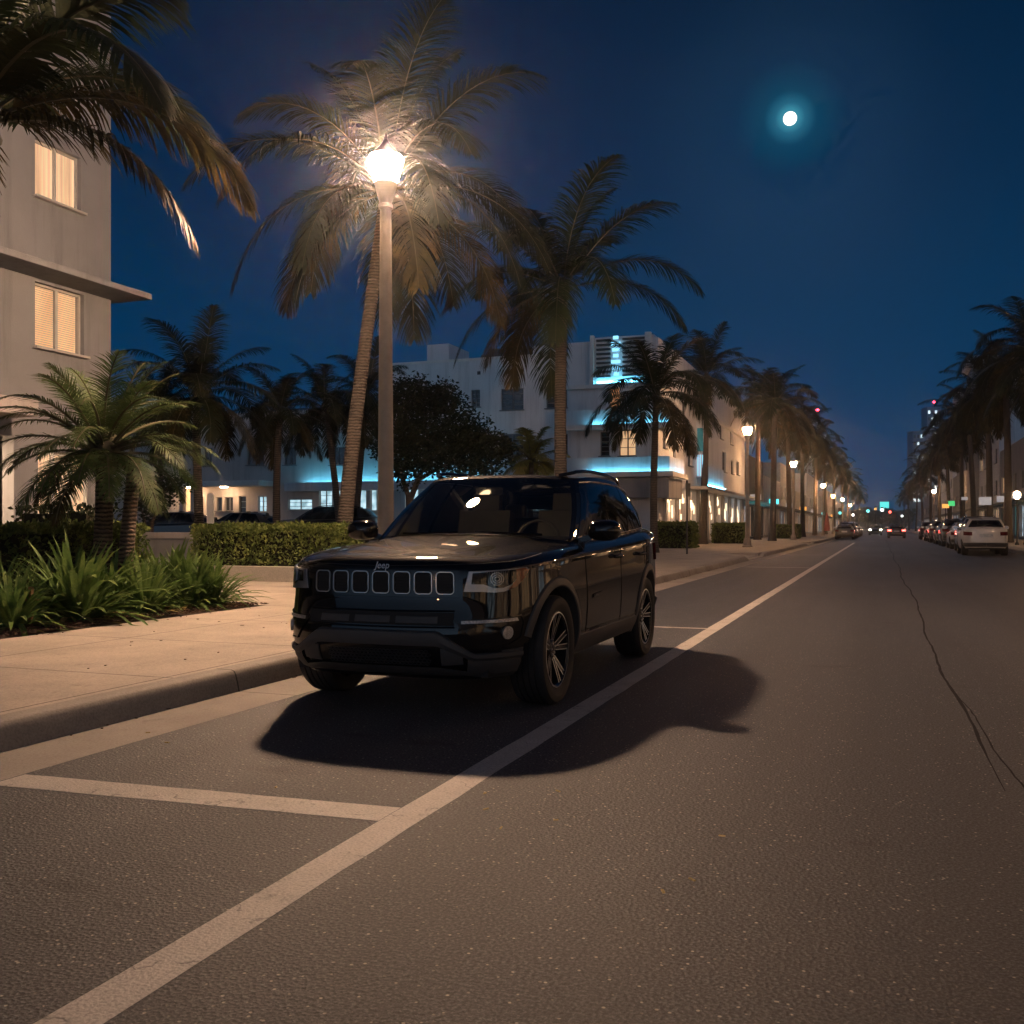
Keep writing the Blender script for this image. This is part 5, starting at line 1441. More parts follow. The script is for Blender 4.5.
    # black floor and wheel wells
    b = MB(); b.box(-.66, .66, -2.0 * abs(c['outline'][0][1]) / 2.19, 2.0 * c['outline'][-1][1] / 2.22, .26, .34)
    for sy in (-wy, wy):
        for sx in (-1, 1):
            rws = []
            for q_, (xx, rr) in enumerate(((0, ar + .02), (sx * .52, ar + .02), (sx * .52, .01))):
                r_ = []
                for k in range(25):
                    a = R(-8 + 196 * k / 24); y, z = sy + math.cos(a) * rr, wr + math.sin(a) * rr
                    r_.append((sx * (S.E(S.ly(y), max(z, .27), -.012).x) if q_ == 0 else xx, y, z))
                rws.append(r_)
            b.grid(rws)
    b.build('underbody', MT['matte_black'], root)
    # arch flares
    if clad:
        b = MB()
        for sy in (-wy, wy):
            for sg in (1, -1):
                prof = [(ar - .012, -.07), (ar - .006, .010), (ar + .004, .016), (ar + .050, .012), (ar + .058, .004), (ar + .060, -.012)]
                rws = [[] for _ in prof]
                for k in range(41):
                    a = R(-12 + (176 if sy < 0 else 204) * k / 40)
                    for m_, (rr, of) in enumerate(prof):
                        y, z = sy + math.cos(a) * rr, max(.245, wr + math.sin(a) * rr)
                        rws[m_].append(S.E(sg * S.ly(y), z, of))
                b.grid(rws)
        merged(b, 'wheel_arch_trim', MT['clad'], ang=30)
        if detail:
            b = MB()      # sill step that stands proud
            for sg in (1, -1):
                y0, y1 = -wy + ar + .02, wy - ar - .02; rws = []
                for z, of in ((.27, -.01), (.275, .012), (.36, .018), (.405, .010), (.418, -.006)):
                    rws.append([S.E(sg * S.ly(y0 + (y1-y0) * k / 14), z, of) for k in range(15)])
                b.grid(rws)
            merged(b, 'sill_step', MT['clad'], ang=30)
    for sy in (-wy, wy):
        for sx in (1, -1): make_wheel(root, sx, sy, c, detail)
    # interior
    b = MB()
    b.cbox((0, -.52, 1.00), (1.40, .60, .14), rx=.12); b.box(-.70, .70, -.9, 1.9, .34, .55)
    b.build('dashboard', MT['dash'], root, bevel=.04)
    for sx in (-.37, .37):
        b = MB(); b.cbox((sx, .25, .72), (.50, .50, .18)); b.cbox((sx, .52, 1.0), (.48, .14, .62), rx=-.22)
        b.cbox((sx, .60, 1.36), (.25, .10, .19), rx=-.1); b.cbox((sx - .06, .585, 1.27), (.02, .02, .12)); b.cbox((sx + .06, .585, 1.27), (.02, .02, .12))
        b.build('seat', MT['seat'], root, bevel=.04)
    b = MB(); b.cbox((0, 1.35, .95), (1.25, .16, .62), rx=-.2)
    for sx in (-.4, .4): b.cbox((sx, 1.42, 1.32), (.22, .09, .14))
    b.build('rear_seat', MT['seat'], root, bevel=.04)
    if detail:
        b = MB(); cpt = Vector((.37, -.22, 1.06)); rr = .175; pts = []
        for k in range(25):
            a = 2 * PI * k / 24; pts.append(cpt + Vector((rr * math.cos(a), -.10 * math.sin(a) * -1 * .0 + rr * .38 * math.sin(a), rr * .92 * math.sin(a))))
        b.tube(pts, .014, n=7); b.tube([cpt + Vector((-rr, 0, 0)), cpt, cpt + Vector((rr, 0, 0))], .02, n=6); b.tube([cpt, cpt + Vector((0, -.2, -.06))], .03, n=6)
        b.build('steering_wheel', MT['seat'], root, smooth=True)
        b = MB(); b.cbox((0, -.30, 1.455), (.24, .03, .07), rx=.3); b.build('rear_view_mirror', MT['gloss_black'], root, bevel=.01)
        b = MB(); prof = [(math.sin(PI * k / 12), -math.cos(PI * k / 12)) for k in range(1, 12)]
        b.lathe([(r * .026, h * .060) for r, h in prof], n=16, axis='x')
        il = b.build('windshield_glint', emit('windshield_glint', (1, .66, .36), 60), root, smooth=True, angle=80); il.location = (-.09, -.42, 1.36); il.rotation_euler = (0, R(-28), 0)  # glowing ellipsoid added for the bright windshield spot and some cabin glow
        b = MB(); rws = []
        for k in range(8):
            a = R(90 * k / 7); rws.append([(.30 + .21 * math.cos(2*PI*j/24) * math.cos(a), -.66 + .10 * math.sin(2*PI*j/24) * math.cos(a), 1.068 + .055 * math.sin(a)) for j in range(24)])
        b.grid(rws, closed=True); tag(b.build('sun_cap', MT['cloth'], root, smooth=True), 'pale rounded cloth lying on the dashboard')
    # mirrors
    ly = S.ly
    for sg in (1, -1):
        b = MB()
        rws = []
        prof = [(-.105, .02), (-.10, .62), (-.07, .90), (-.02, 1.0), (.03, .97), (.045, .93)]
        for yy_, f in prof:
            rws.append([(sg * (.985 + .120 * f * math.copysign(abs(math.cos(a)) ** .7, math.cos(a)) + (.01 * f)), -.53 + yy_, 1.145 + .078 * f * math.copysign(abs(math.sin(a)) ** .75, math.sin(a))) for a in [2 * PI * j / 20 for j in range(20)]])
        b.grid(rws, closed=True); b.add(rws[-1], [tuple(range(20))]); b.add(rws[0], [tuple(range(20))])
        mo = b.build('mirror', MT['gloss_black'] if detail else paint, root, smooth=True, angle=50)
        b = MB(); b.add([(sg * (.99 + .100 * math.cos(2*PI*j/20)), -.482, 1.145 + .062 * math.sin(2*PI*j/20)) for j in range(20)], [tuple(range(20))]); b.build('mirror_glass', MT['chrome'], mo)
        b = MB(); b.cbox((sg * .86, -.50, 1.09), (.14, .06, .035), ry=-sg*.3); b.build('mirror_arm', MT['gloss_black'], mo)
    # rails
    if c.get('rails', True):
        for sg in (1, -1):
            b = MB(); pts = []
            ii = [i for i in range(M_) if -.10 < R0[i][1] < 1.62 and R0[i][0] > .45]
            for n_, i in enumerate(ii):
                e = min(n_, len(ii) - 1 - n_) / 4; p = R0[i]; pts.append((sg * (p[0] - .03), p[1], p[2] + .008 + .040 * min(1, e) ** .6))
            b.tube(pts, .015, n=7); b.build('roof_rail', MT['gloss_black'], root, smooth=True)
    # chrome line over the side windows
    if detail:
        b = MB()
        for sg in (1, -1):
            ii = [i for i in range(M_) if -.60 < B0[i][1] < 1.66 and B0[i][0] > .6]
            b.tube([gp(i, .925, sg, .004) for i in ii], .0065, n=5)
            b.tube([gp(ii[0], t, sg, .004) for t in (.925, .7, .4, .09)], .004, n=5)
            b.tube([gp(i, .085, sg, .006) for i in ii], .006, n=5)
            b.tube([gp(ii[-1], t, sg, .004) for t in (.925, .7, .4, .09)], .0055, n=5)
        b.build('window_trim', MT['chrome'], root, smooth=True)
        # pillar blades between side windows
        b = MB()
        for sg in (1, -1):
            for yb in (.27, 1.05):
                ii = [i for i in range(M_) if abs(B0[i][1] - yb) < .045 and B0[i][0] > .6]
                if len(ii) > 1: b.grid([[gp(i, t, sg, .003) for i in ii] for t in (.09, .3, .5, .7, .925)])
        b.build('door_pillar', MT['gloss_black'], root, smooth=True)
        # door gaps, handles, badge
        b = MB()
        yF, yM, yR = -.70, .27, 1.10
        for pts in ([(ly(yF), .42), (ly(yF), .75), (ly(yF - .02), 1.0), (ly(yF + .05), 1.045)], [(ly(yM), .42), (ly(yM), .75), (ly(yM + .02), 1.06)],
                    [(ly(.90), .44), (ly(.98), .60), (ly(1.18), .80), (ly(1.26), 1.0), (ly(1.22), 1.09)], [(ly(yF), .435), (ly(.90), .435)]):
            line(b, S, pts, .0035, .0005, mirror=True)
        b.build('door_gap', MT['matte_black'], root)
        for sg in (1, -1):
            for yh in (.12, .95):
                b = MB(); b.tube([S.E(sg * ly(yh - .10 + .2 * k / 8), .935 + .006 * math.sin(PI*k/8), .014 + .026 * math.sin(PI * min(1, max(0, k / 8))) ** .5) for k in range(9)], [.010, .013, .015, .016, .016, .016, .015, .013, .010], n=8)
                b.build('door_handle', paint, root, smooth=True)
        b = MB(); 
        for sg in (1, -1): star(b, S, rrect(-.01, .01, .0, .01, .004) if False else [(sg * ly(-.56), .655), (sg * ly(-.33), .665), (sg * ly(-.33), .690), (sg * ly(-.56), .680)], .006, 3, th=.006)
        bd = b.build('door_badge', MT['gloss_black'], root)
        for sg in (1,): text_on('COMPASS', S, ly(-.55), .660, .026, .0085, MT['chrome'], bd, 'badge_text', slope=.045)
    # front
    if front and detail: hero_front(root, S, paint)
    elif front: simple_front(root, S, head_lit)
    if rear: car_rear(root, S, detail, tail_lit)
    # antenna
    b = MB(); b.tube([(.0, 1.52, 1.58), (.0, 1.66, 1.66)], [.014, .006], n=6); b.build('antenna', MT['gloss_black'], root)
    return S

def text_on(txt, S, l0, z0, size, off, m, parent, name, slope=0, center=False, ext=.004):
    cu = bpy.data.curves.new('txt', 'FONT'); cu.body = txt; cu.size = size; cu.resolution_u = 3; cu.offset = size * .012
    o = bpy.data.objects.new('txt', cu); col.objects.link(o)
    dg = bpy.context.evaluated_depsgraph_get(); me = o.evaluated_get(dg).to_mesh()
    vs = [v.co.copy() for v in me.vertices]; fs = [tuple(p.vertices) for p in me.polygons]
    w = max(v.x for v in vs) if vs else 0
    sh = w / 2 if center else 0
    b = MB(); b.add([S.E(l0 + (v.x - sh), z0 + v.y + slope * (v.x - sh), off) for v in vs], fs)
    bpy.data.objects.remove(o); bpy.data.curves.remove(cu)
    return b.build(name, m, parent, recalc=False)

def hero_front(root, S, paint):
    lx, ly, E = S.lx, S.ly, S.E
    # seven-slot grille
    g = MB(); star(g, S, rrect(-.56, .56, .715, .925, .03), .003, 3, th=.01)
    g = MB()
    rws = []
    for z in (.742, .746, .78, .86, .908, .912): rws.append([E(-.50 + 1.03 * k / 40, z, .0035 if .743 < z < .911 else -.004) for k in range(41)])
    g.grid(rws)
    G_ = g.build('grille', MT['gloss_black'], root, smooth=True)
    for k in range(7):
        x = -.415 + .1425 * k; w = .0585
        pts = rrect(x - w, x + w, .764, .900, .026, shx=-.004)
        b = MB(); ringband(b, S, pts, .0048, .012, .008, 0); b.build('grille_surround', MT['satin'], G_, smooth=True, angle=30)
        b = MB()
        star(b, S, pts, .0045, 4)
        o = b.build('grille_mesh', MT['matte_black'], G_)
        b = MB(); nx = 6
        for r in range(7):
            z = .779 + .0185 * r
            for c_ in range(nx + (r % 2)):
                xx = x - .046 + .0184 * c_ - (.0092 if r % 2 else 0) + .0
                if abs(xx - x) > w - .013 or z > .884: continue
                b.tube([E(xx - .0085, z, .0065), E(xx, z + .0075, .0065), E(xx + .0085, z, .0065), E(xx, z - .0075, .0065), E(xx - .0085, z, .0065)], .0013, n=4)
        b.build('grille_grid', MT['mesh_black'], o)
    text_on('Jeep', S, .012, .917, .058, .008, MT['badge'], root, 'bonnet_badge', center=True)
    # bonnet shut line round the nose
    b = MB(); line(b, S, [(-ly(-1.45), 1.0), (-lx(.80), .958), (-lx(.6), .945), (0, .9315), (lx(.6), .945), (lx(.80), .958), (ly(-1.45), 1.0)], .003, .0, n=4)
    b.build('bonnet_gap', MT['matte_black'], root)
    for sg in (1, -1):
        # headlamp: grey surround, dark lens, orange corner
        l0, l1 = .560, ly(-1.74)
        out = [(l0, .782), (l0 + .035, .902), (l0 + .25, .910), (l1 - .03, .922), (l1, .910), (l1 - .05, .858), (l1 - .12, .805), (l1 - .22, .778), (l0 + .20, .774), (l0 + .12, .780)]
        h = MB(); star(h, S, subdiv([(sg * a, z) for a, z in out], 3), .006, 5, th=.012); hl = h.build('headlight', MT['grey_lamp'], root, smooth=True, angle=40)
        inn = [(l0 + .05, .825), (l0 + .06, .892), (l0 + .20, .901), (l1 - .10, .910), (l1 - .10, .865), (l1 - .15, .822), (l1 - .22, .800), (l0 + .20, .800), (l0 + .13, .824)]
        h = MB(); star(h, S, subdiv([(sg * a, z) for a, z in inn], 3), .009, 4); h.build('lamp_interior', MT['gloss_black'], hl, smooth=True)
        orr = [(l1 - .115, .850), (l1 - .115, .910), (l1 - .035, .917), (l1 - .006, .908), (l1 - .050, .858), (l1 - .115, .806), (l1 - .18, .790)]
        h = MB(); star(h, S, subdiv([(sg * a, z) for a, z in orr], 3), .0095, 3); h.build('indicator', MT['orange_lens'], hl, smooth=True)
        h = MB(); cl_, cz = l0 + .22, .855
        for k in range(3): 
            r_ = .040 - .012 * k; pts = [(sg * (cl_ + r_ * 1.25 * math.cos(2*PI*j/24)), cz + r_ * math.sin(2*PI*j/24)) for j in range(24)]
            ringband(h, S, pts, .006, .014 + .001 * k, .004)
        for k in range(9): h.tube([E(sg * (cl_ + .0 + .016 * (k - 4)), cz - .03, .012), E(sg * (cl_ + .016 * (k - 4)), cz + .045, .012)], .0018, n=4)
        h.build('reflector', MT['steel'], hl, smooth=True)
        h = MB(); star(h, S, subdiv([(sg * a, z) for a, z in out], 3), .018, 5, th=.012); h.build('lens', MT['lens'], hl, smooth=True, angle=40)
        # fog lamp pocket
        f0, f1 = lx(.50), ly(-1.80)
        pk = [(f0, .60), (f0 + .14, .475), (f1 - .12, .455), (f1 - .02, .50), (f1, .585), (f1 - .02, .618)]
        h = MB(); star(h, S, subdiv([(sg * a, z) for a, z in pk], 4), .004, 4); P_ = h.build('fog_lamp_pocket', MT['gloss_black'], root, smooth=True)
        h = MB(); ringband(h, S, subdiv([(sg * a, z) for a, z in [(f0 - .015, .61), (f0 + .13, .462), (f1 - .12, .442), (f1 - .01, .49), (f1 + .015, .585), (f1 - .01, .632)]], 4), .013, .010, .012); h.build('pocket_rim', MT['gloss_black'], P_, smooth=True, angle=40)
        h = MB(); star(h, S, subdiv([(sg * a, z) for a, z in [(f0 + .04, .590), (f0 + .04, .608), (f1 - .06, .615), (f1 - .05, .596)]], 5), .014, 2, th=.010); h.build('light_strip', MT['white_lamp'], P_, smooth=True, angle=30)
        cf = f1 - .14; h = MB(); star(h, S, [(sg * (cf + .034 * math.cos(2*PI*j/20)), .528 + .034 * math.sin(2*PI*j/20)) for j in range(20)], .016, 3, th=.014); fl = h.build('fog_lamp', MT['white_lamp'], P_, smooth=True, angle=30)
        h = MB(); ringband(h, S, [(sg * (cf + .040 * math.cos(2*PI*j/20)), .528 + .040 * math.sin(2*PI*j/20)) for j in range(20)], .006, .019, .014); h.build('fog_lamp_ring', MT['satin'], fl, smooth=True)
    # upper slim intake with three paler inserts
    b = MB(); star(b, S, rrect(-.50, .50, .578, .655, .015), .002, 4)
    rws = [[E(-.50 + k / 40, z, .0035) for k in range(41)] for z in (.578, .60, .63, .655)]
    b = MB(); b.grid(rws); up = b.build('upper_intake', MT['matte_black'], root)
    for x0, x1 in ((-.40, -.19), (-.15, .09), (.13, .40)):
        b = MB(); b.grid([[E(x0 + (x1-x0) * k / 8, z, o_) for k in range(9)] for z, o_ in ((.590, .004), (.592, .009), (.630, .009), (.632, .004))]); b.build('intake_insert', MT['clad'], up)
    b = MB(); line(b, S, [(-lx(.5), .667), (0, .662), (lx(.5), .667)], .005, .006); line(b, S, [(-lx(.5), .570), (0, .566), (lx(.5), .570)], .006, .006); b.build('bumper_crease', paint, root, smooth=True)
    # lower grey bumper guard: trapezoid with the intake open in it
    cc = []
    zt = lambda a: .548 if abs(a) < .40 else (.548 - (abs(a) - .40) * .62 if abs(a) < .62 else (.412 if abs(a) < 1.2 else .412))
    A_ = ly(-1.80); cols = [-A_ + 2 * A_ * k / 72 for k in range(73)]
    rws = []
    def zrow(a, f):
        return .262 + (zt(a) - .262) * f
    for f, of in ((-.02, -.02), (.02, .012), (.10, .024), (.22, .020)): rws.append([E(a, zrow(a, f), of) for a in cols])
    b = MB(); b.grid(rws)
    # upper bar and sides around opening |a|<.56, .315<z<.455
    rws = [[E(a, max(zrow(a, f0), zrow(a, .22)) , of) for a in cols] for f0, of in ((.68, .016), (.80, .028), (.96, .024), (1.0, .006))]
    b.grid(rws)
    for sg in (1, -1):
        cs = [sg * (.585 + (A_ - .585) * k / 24) for k in range(25)]
        b.grid([[E(a, zrow(a, f), .020 if f < .68 else .016) for a in cs] for f in (.22, .35, .5, .68)])
    gd = b.build('lower_bumper', MT['clad'], root, smooth=True, angle=30)
    b = MB(); cs = [-.60 + 1.2 * k / 40 for k in range(41)]
    b.grid([[E(a, z, -.0) for a in cs] for z in (.31, .36, .41, .46)]); lo = b.build('lower_intake', MT['matte_black'], root)
    b = MB()
    for sx in (-1, 1): star(b, S, subdiv([(sx * .42, .335), (sx * .56, .345), (sx * .55, .425), (sx * .42, .44)], 4), .012, 3, th=.01)
    b.build('intake_blank', MT['clad'], lo)
    b = MB()
    for r in range(5):
        for c_ in range(25):
            x = -.33 + .0275 * c_ + (.01375 if r % 2 else 0); z = .345 + .019 * r
            if x > .35: continue
            pts = [E(x + .0135 * math.cos(R(60*k)), z + .0088 * math.sin(R(60*k)), .010) for k in range(7)]
            b.tube(pts, .0018, n=4, cap=False)
    b.build('honeycomb', MT['mesh_black'], lo)
    # chin below
    b = MB(); b.grid([[E(a, .262, .0) for a in cols], [E(a, .25, -.03) for a in cols], [Vector((E(a, .25, 0).x * .92, E(a, .25, 0).y + .16, .215)) for a in cols], [Vector((E(a, .25, 0).x * .85, E(a, .25, 0).y + .5, .25)) for a in cols]]); b.build('chin', MT['matte_black'], root, smooth=True)
    # wipers
    for (x0, x1, y0) in ((-.45, .15, -.97), (.10, .62, -.90)):
        b = MB(); b.tube([(x0, y0 + .06, S.H(x0, -.9) + .015), ((x0+x1)/2, y0 - .03 + .02, 1.125), (x1, y0 + .05, 1.115)], .009, n=6); b.build('wiper', MT['gloss_black'], root, smooth=True)
    b = MB(); b.grid([[(x, -1.02 + .32 * abs(x / .75) ** 2.2 + dy, S.H(x, -.98 + .3 * abs(x/.75) ** 2) + dz) for x in [-.74 + 1.48 * k / 24 for k in range(25)]] for dy, dz in ((-.03, .003), (.05, .004), (.14, .0))]); b.build('cowl', MT['matte_black'], root)

def simple_front(root, S, lit):
    b = MB(); star(b, S, rrect(-.42, .42, .62, .80, .04), .006, 4); b.build('grille', MT['matte_black'], root)
    for sg in (1, -1):
        l1 = S.ly(-1.6 * abs(S.c['outline'][0][1]) / 2.19)
        b = MB(); star(b, S, subdiv([(sg * .60, .70), (sg * .62, .82), (sg * l1, .86), (sg * (l1 - .08), .76)], 3), .010, 3); b.build('headlight', MT['headlamp'] if lit else MT['grey_lamp'], root)
def car_rear(root, S, detail, lit):
    L = S.L; E = S.E; zt = S.c.get('tailz', .95)
    for sg in (1, -1):
        a0, a1 = L - .52, S.ly(1.80 * S.c['outline'][-1][1] / 2.22)
        b = MB(); star(b, S, subdiv([(sg * a0, zt - .10), (sg * a0, zt + .05), (sg * a1, zt + .07), (sg * (a1 + .04), zt - .09)], 4), .012, 3, th=.012)
        b.build('tail_light', MT['red_light'] if lit else MT['red_lens'], root, smooth=True, angle=40)
    b = MB(); star(b, S, rrect(L - .26, L + .26 - 2*0, zt - .16, zt - .03, .01) if False else subdiv([(L - .25, zt - .17), (L - .25, zt - .03), (L - .001, zt - .03), (L - .001, zt - .17)], 3), .010, 2)
    star(b, S, subdiv([(-(L - .25), zt - .17), (-(L - .25), zt - .03), (-(L - .001), zt - .03), (-(L - .001), zt - .17)], 3), .010, 2)
    b.build('number_plate', MT['plate'], root)
    b = MB(); rws = []
    for z, o_ in ((.36, .0), (.37, .03), (.50, .035), (.53, .0)): rws.append([E(s_, z, o_) for s_ in np.linspace(S.ly(1.75 * S.c['outline'][-1][1] / 2.22), L - .001, 14)])
    b.grid(rws); b.grid([[Vector((-p.x, p.y, p.z)) for p in r] for r in rws]); b.build('rear_bumper', MT['clad'], root, smooth=True)

# ---- the black car
CARX, CARV = -2.885, 6.31 + 1.318
hero = thing('parked_suv', 'glossy black compact SUV with seven slot grille parked at the left kerb', 'car', (CARX, CARV, 0))
build_car(hero, SUV, MT['car_black'])

# ---- other cars
def scaled(c, fy, fz_, fx=1.0, **kw):
    d = dict(c); d['outline'] = [(x * fx, y * fy) for x, y in c['outline']]; d['zc'] = [(y * fy, z * fz_) for y, z in c['zc']]; d['drop'] = [(y * fy, z) for y, z in c['drop']]
    d['zb'] = [(y * fy, z * fz_) for y, z in c['zb']]; d['base'] = [(x * fx, y * fy, z * fz_) for x, y, z in c['base']]; d['roof'] = [(x * fx, y * fy, z * fz_) for x, y, z in c['roof']]
    d['wy'] = c['wy'] * fy; d['cowl'] = tuple(v * fy for v in c['cowl']); d['yA'] = c['yA'] * fy; d['sidey'] = [v * fy for v in c['sidey']]; d.update(kw); return d
HATCH = scaled(SUV, .93, .98, .95, wr=.315, arch=.355, rails=False, tailz=.92, track=.74)
SEDAN = scaled(SUV, 1.04, .88, .98, wr=.32, arch=.36, rails=False, tailz=.84, track=.75)
SEDAN['base'] = SEDAN['base'][:7] + [(.78,.85,.965),(.765,1.25,.985),(.72,1.55,.99),(.62,1.72,.99),(.4,1.80,.99),(0,1.84,.99)]
SEDAN['roof'] = [(0,-.15,1.40),(.28,-.145,1.398),(.46,-.12,1.39),(.53,-.06,1.38),(.57,.05,1.385),(.585,.28,1.395),(.59,.5,1.395),(.58,.7,1.385),(.56,.9,1.37),(.53,1.02,1.355),(.44,1.12,1.345),(.25,1.16,1.345),(0,1.17,1.345)]
SEDAN['sidey'] = [-.64,-.44,.27,.98,1.30]
VAN = scaled(SUV, 1.10, 1.04, 1.02, wr=.35, arch=.40, rails=True, tailz=1.0)
paints = {k: mat(k + '_car_paint', v, rough=0.3, coat=.8, scale=3) for k, v in dict(white=(.62, .60, .56), silver=(.30, .31, .33), dark_grey=(.06, .065, .07), navy=(.02, .03, .05), black=(.008, .008, .009), red=(.22, .02, .02)).items()}
protos = {}
def car(kind, cfg, pnt, label, cat, loc, rz, group=None, **kw):
    key = (kind, pnt, tuple(sorted(kw.items())))
    if key in protos: return dup(protos[key], label, loc, rz, group)
    r = thing(kind, label, cat, (0, 0, 0), 0, group); build_car(r, cfg, paints[pnt], detail=False, **kw); r.location = loc; r.rotation_euler = (0, 0, rz); protos[key] = r; return r
car('hatchback', HATCH, 'white', 'white hatchback seen from behind, parked nearest on the right side', 'car', (4.05, 46.8, 0), PI, clad=False)
G = 'cars parked along the right kerb'
rl = [('suv', VAN, 'dark_grey', 52.3), ('sedan', SEDAN, 'silver', 59.2), ('suv', VAN, 'black', 66.5), ('sedan', SEDAN, 'dark_grey', 74), ('suv', VAN, 'dark_grey', 82), ('sedan', SEDAN, 'silver', 90), ('suv', VAN, 'black', 101)]
for i, (k, cf, p_, y) in enumerate(rl): car(k, cf, p_, '%s parked %s %s beyond the white hatchback on the right side' % (ORD[i], {'dark_grey': 'dark grey'}.get(p_, p_), k), 'car', (4.35, y, 0), PI, G, clad=False)
G = 'cars parked down the left kerb'
for i, (k, cf, p_, y) in enumerate([('sedan', SEDAN, 'dark_grey', 100), ('suv', VAN, 'black', 108), ('sedan', SEDAN, 'silver', 118), ('suv', VAN, 'dark_grey', 130), ('sedan', SEDAN, 'navy', 142)]):
    car(k, cf, p_, '%s parked car down the left kerb, a %s %s' % (ORD[i], {'dark_grey': 'dark grey'}.get(p_, p_), k), 'car', (-3.1, y, 0), PI, G, clad=False)
car('sedan', SEDAN, 'black', 'car driving away in mid street with both tail lights glowing red', 'car', (1.6, 112, 0), PI, clad=False, tail_lit=True)
car('sedan', SEDAN, 'black', 'farther car driving away with red tail lights at the street end', 'car', (2.4, 190, 0), PI, clad=False, tail_lit=True)
G = 'oncoming cars with headlights on'
for i, (x, y) in enumerate(((-.6, 150), (-.9, 185), (-.5, 225), (-.3, 275))):
    car('sedan', SEDAN, 'dark_grey', '%s oncoming car with white headlights on' % ORD[i], 'car', (x, y, 0), 0, G, clad=False, head_lit=True)
# parked in the lot
for (px, kind, cf, p_, lb, Z) in ((172, 'sedan', SEDAN, 'black', 'black car roof showing above the low wall at the left of the lot', 40.0), (238, 'sedan', SEDAN, 'dark_grey', 'dark sedan parked in the lot behind the white upright board', 41.0), (322, 'suv', VAN, 'black', 'dark minivan parked in the lot behind the long hedge', 41.5)):
    q = world_at(px, 540, Z); car(kind, cf, p_, lb, 'car', (q.x, q.y, .35), R(-90 + 12), 'cars in the parking lot', clad=False)
# ------------------------------------------------------------------ moon, sky, air, camera
md = world_at(790, 118, 1000) - Vector((0, 0, HC)); md.normalize()
mo = bpy.data.objects.new('moon', None); bpy.data.objects.remove(mo)
b = MB(); prof = [(math.sin(PI * k / 20), -math.cos(PI * k / 20)) for k in range(1, 20)]
DM = 2500.0; rm = DM * .0060 / 1.0
b.lathe([(r * rm, h * rm) for r, h in prof], n=40)
mm_ = emit('moonlit_rock', (1.0, .93, .82), 2.4, (.80, .74, .66), scale=.06)
o = b.build('moon', mm_, smooth=True, angle=80); o.location = md * DM
tag(o, 'bright full moon hanging in the dark blue sky', 'moon')
w = bpy.data.worlds.new('World'); bpy.context.scene.world = w; w.use_nodes = True
t = w.node_tree; L = t.links.new; bg = t.nodes['Background']
tc = N(t, 'ShaderNodeTexCoord'); sp = N(t, 'ShaderNodeSeparateXYZ'); L(tc.outputs['Generated'], sp.inputs[0])
sky = ramp(t, sp.outputs[2], [(0.0, (.0, .052, .120)), (0.06, (.0, .046, .120)), (0.16, (.0, .034, .098)), (0.32, (.0, .020, .062)), (0.50, (.0, .0105, .034)), (1.0, (.0002, .006, .022))])
sky_out = sky
sky_n = N(t, 'ShaderNodeTexSky', sky_type='NISHITA'); sky_n.sun_disc = False; sky_n.sun_elevation = R(-6); sky_n.sun_rotation = R(200)
dt = N(t, 'ShaderNodeVectorMath', operation='DOT_PRODUCT'); L(tc.outputs['Generated'], dt.inputs[0]); dt.inputs[1].default_value = md
ac = N(t, 'ShaderNodeMath', operation='ARCCOSINE'); L(dt.outputs['Value'], ac.inputs[0])
ml = N(t, 'ShaderNodeMath', operation='MULTIPLY'); L(ac.outputs[0], ml.inputs[0]); ml.inputs[1].default_value = 7.0
halo = ramp(t, ml.outputs[0], [(0.0, (.06, .34, .42)), (.05, (.045, .25, .32)), (.09, (.018, .115, .165)), (.16, (.004, .034, .054)), (.34, (.0006, .007, .012)), (.9, (0, 0, 0))])
bk = N(t, 'ShaderNodeVectorMath', operation='DOT_PRODUCT'); L(tc.outputs['Generated'], bk.inputs[0]); bk.inputs[1].default_value = (ST, -CT, 0.0)
bz = N(t, 'ShaderNodeMath', operation='MULTIPLY'); L(ramp(t, bk.outputs['Value'], [(.15, g3(0)), (.9, g3(1))]), bz.inputs[0]); L(ramp(t, sp.outputs[2], [(0, g3(1)), (.25, g3(.6)), (.7, g3(0))]), bz.inputs[1])
fill_glow = N(t, 'ShaderNodeMix', data_type='RGBA', blend_type='ADD'); L(bz.outputs[0], fill_glow.inputs[0]); L(sky_out, fill_glow.inputs[6]); fill_glow.inputs[7].default_value = FILL_GLOW; sky_out = fill_glow.outputs[2]  # unseen glow added low in the rear sky to fill the car front
ad = N(t, 'ShaderNodeMix', data_type='RGBA', blend_type='ADD'); ad.inputs[0].default_value = 1; L(sky_out, ad.inputs[6]); L(halo, ad.inputs[7])
ad2 = N(t, 'ShaderNodeMix', data_type='RGBA', blend_type='ADD'); ad2.inputs[0].default_value = .02; L(ad.outputs[2], ad2.inputs[6]); L(sky_n.outputs[0], ad2.inputs[7])
L(ad2.outputs[2], bg.inputs['Color']); bg.inputs['Strength'].default_value = SKY_S
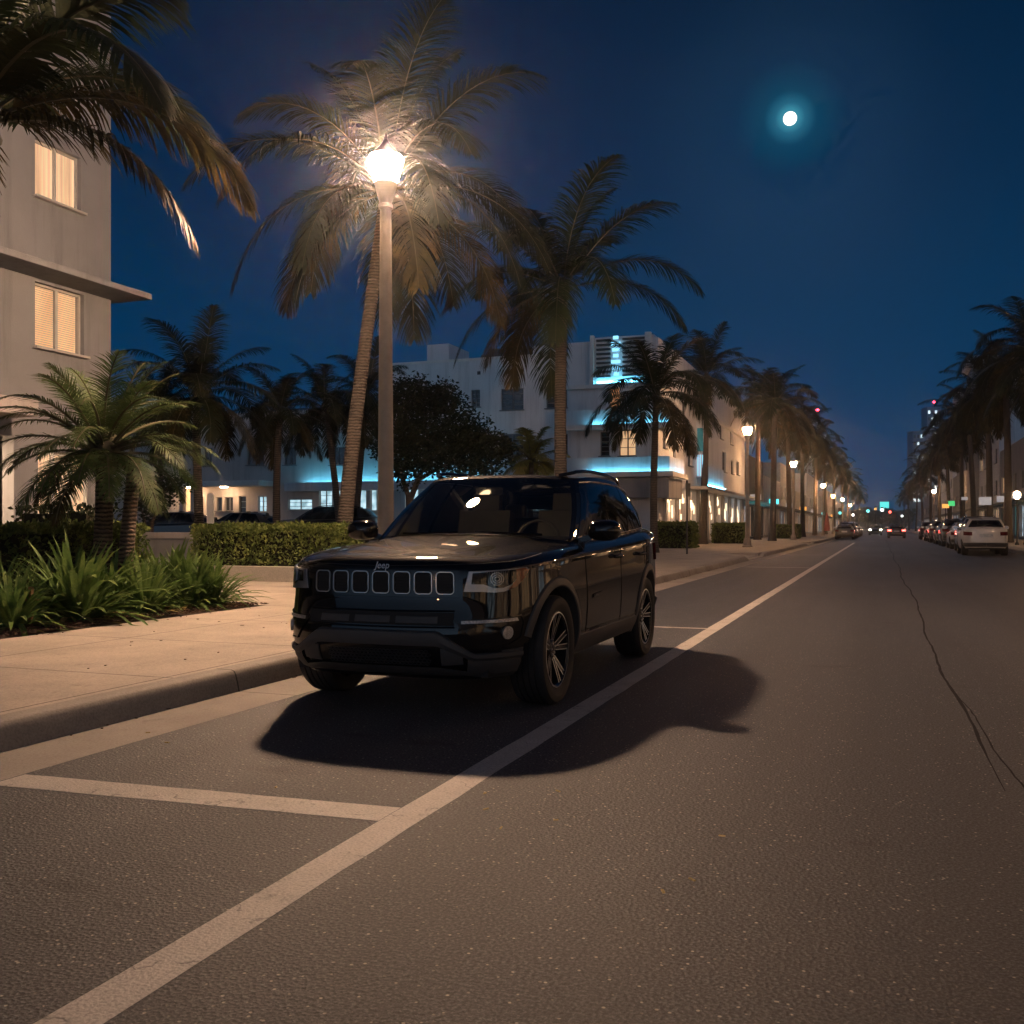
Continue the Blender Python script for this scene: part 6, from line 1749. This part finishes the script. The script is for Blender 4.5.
# moonlight
sl = bpy.data.lights.new('moonlight', 'SUN'); sl.energy = MOON_E; sl.angle = R(.6); sl.color = (.62, .76, 1.0)
so_ = bpy.data.objects.new('moonlight', sl); col.objects.link(so_); so_.rotation_euler = md.to_track_quat('Z', 'Y').to_euler()
# haze
if HAZE:
    b = MB(); b.box(-300, 300, -70, 530, -1.0, 52)
    hz = bpy.data.materials.new('haze'); hz.use_nodes = True; ht = hz.node_tree; ht.nodes.remove(ht.nodes['Principled BSDF'])
    pv = N(ht, 'ShaderNodeVolumePrincipled'); pv.inputs['Color'].default_value = (.85, .88, .92, 1); pv.inputs['Density'].default_value = HAZE; pv.inputs['Anisotropy'].default_value = HAZE_G
    ht.links.new(pv.outputs[0], ht.nodes['Material Output'].inputs['Volume'])
    tag(b.build('haze', hz), 'thin humid night haze glowing round the lamps', 'haze', kind='stuff')
cam = bpy.data.cameras.new('camera'); cam.lens = 36 * 1000 / 1024; cam.sensor_width = 36; cam.shift_y = 15 / 1024; cam.clip_end = 6000
co = bpy.data.objects.new('camera', cam); col.objects.link(co); co.location = (0, 0, HC); co.rotation_euler = (R(90), 0, math.atan(.368))
sc = bpy.context.scene; sc.camera = co
sc.view_settings.view_transform = 'Standard'; sc.view_settings.look = 'None'; sc.view_settings.exposure = EXPO
sc.render.engine = 'CYCLES'; cy = sc.cycles
cy.use_denoising = True; cy.max_bounces = 8; cy.diffuse_bounces = 2; cy.glossy_bounces = 3; cy.transmission_bounces = 4; cy.transparent_max_bounces = 8; cy.volume_bounces = 0
cy.caustics_reflective = False; cy.caustics_refractive = False; cy.sample_clamp_indirect = 4.0; cy.use_light_tree = True

for o in list(bpy.data.objects):
    if o.type == 'MESH' and o.parent and o.data.users == 1 and o.name.split('.')[0] in ('wheel_arch_trim', 'sill_step', 'intake_blank', 'hanging_light', 'window_trim', 'pilaster', 'door_gap', 'column', 'wall_lamp', 'ceiling_light', 'neon_tube', 'grille_grid_', 'bumper_crease', 'cornice_', 'louvre'):
        split_loose(o)
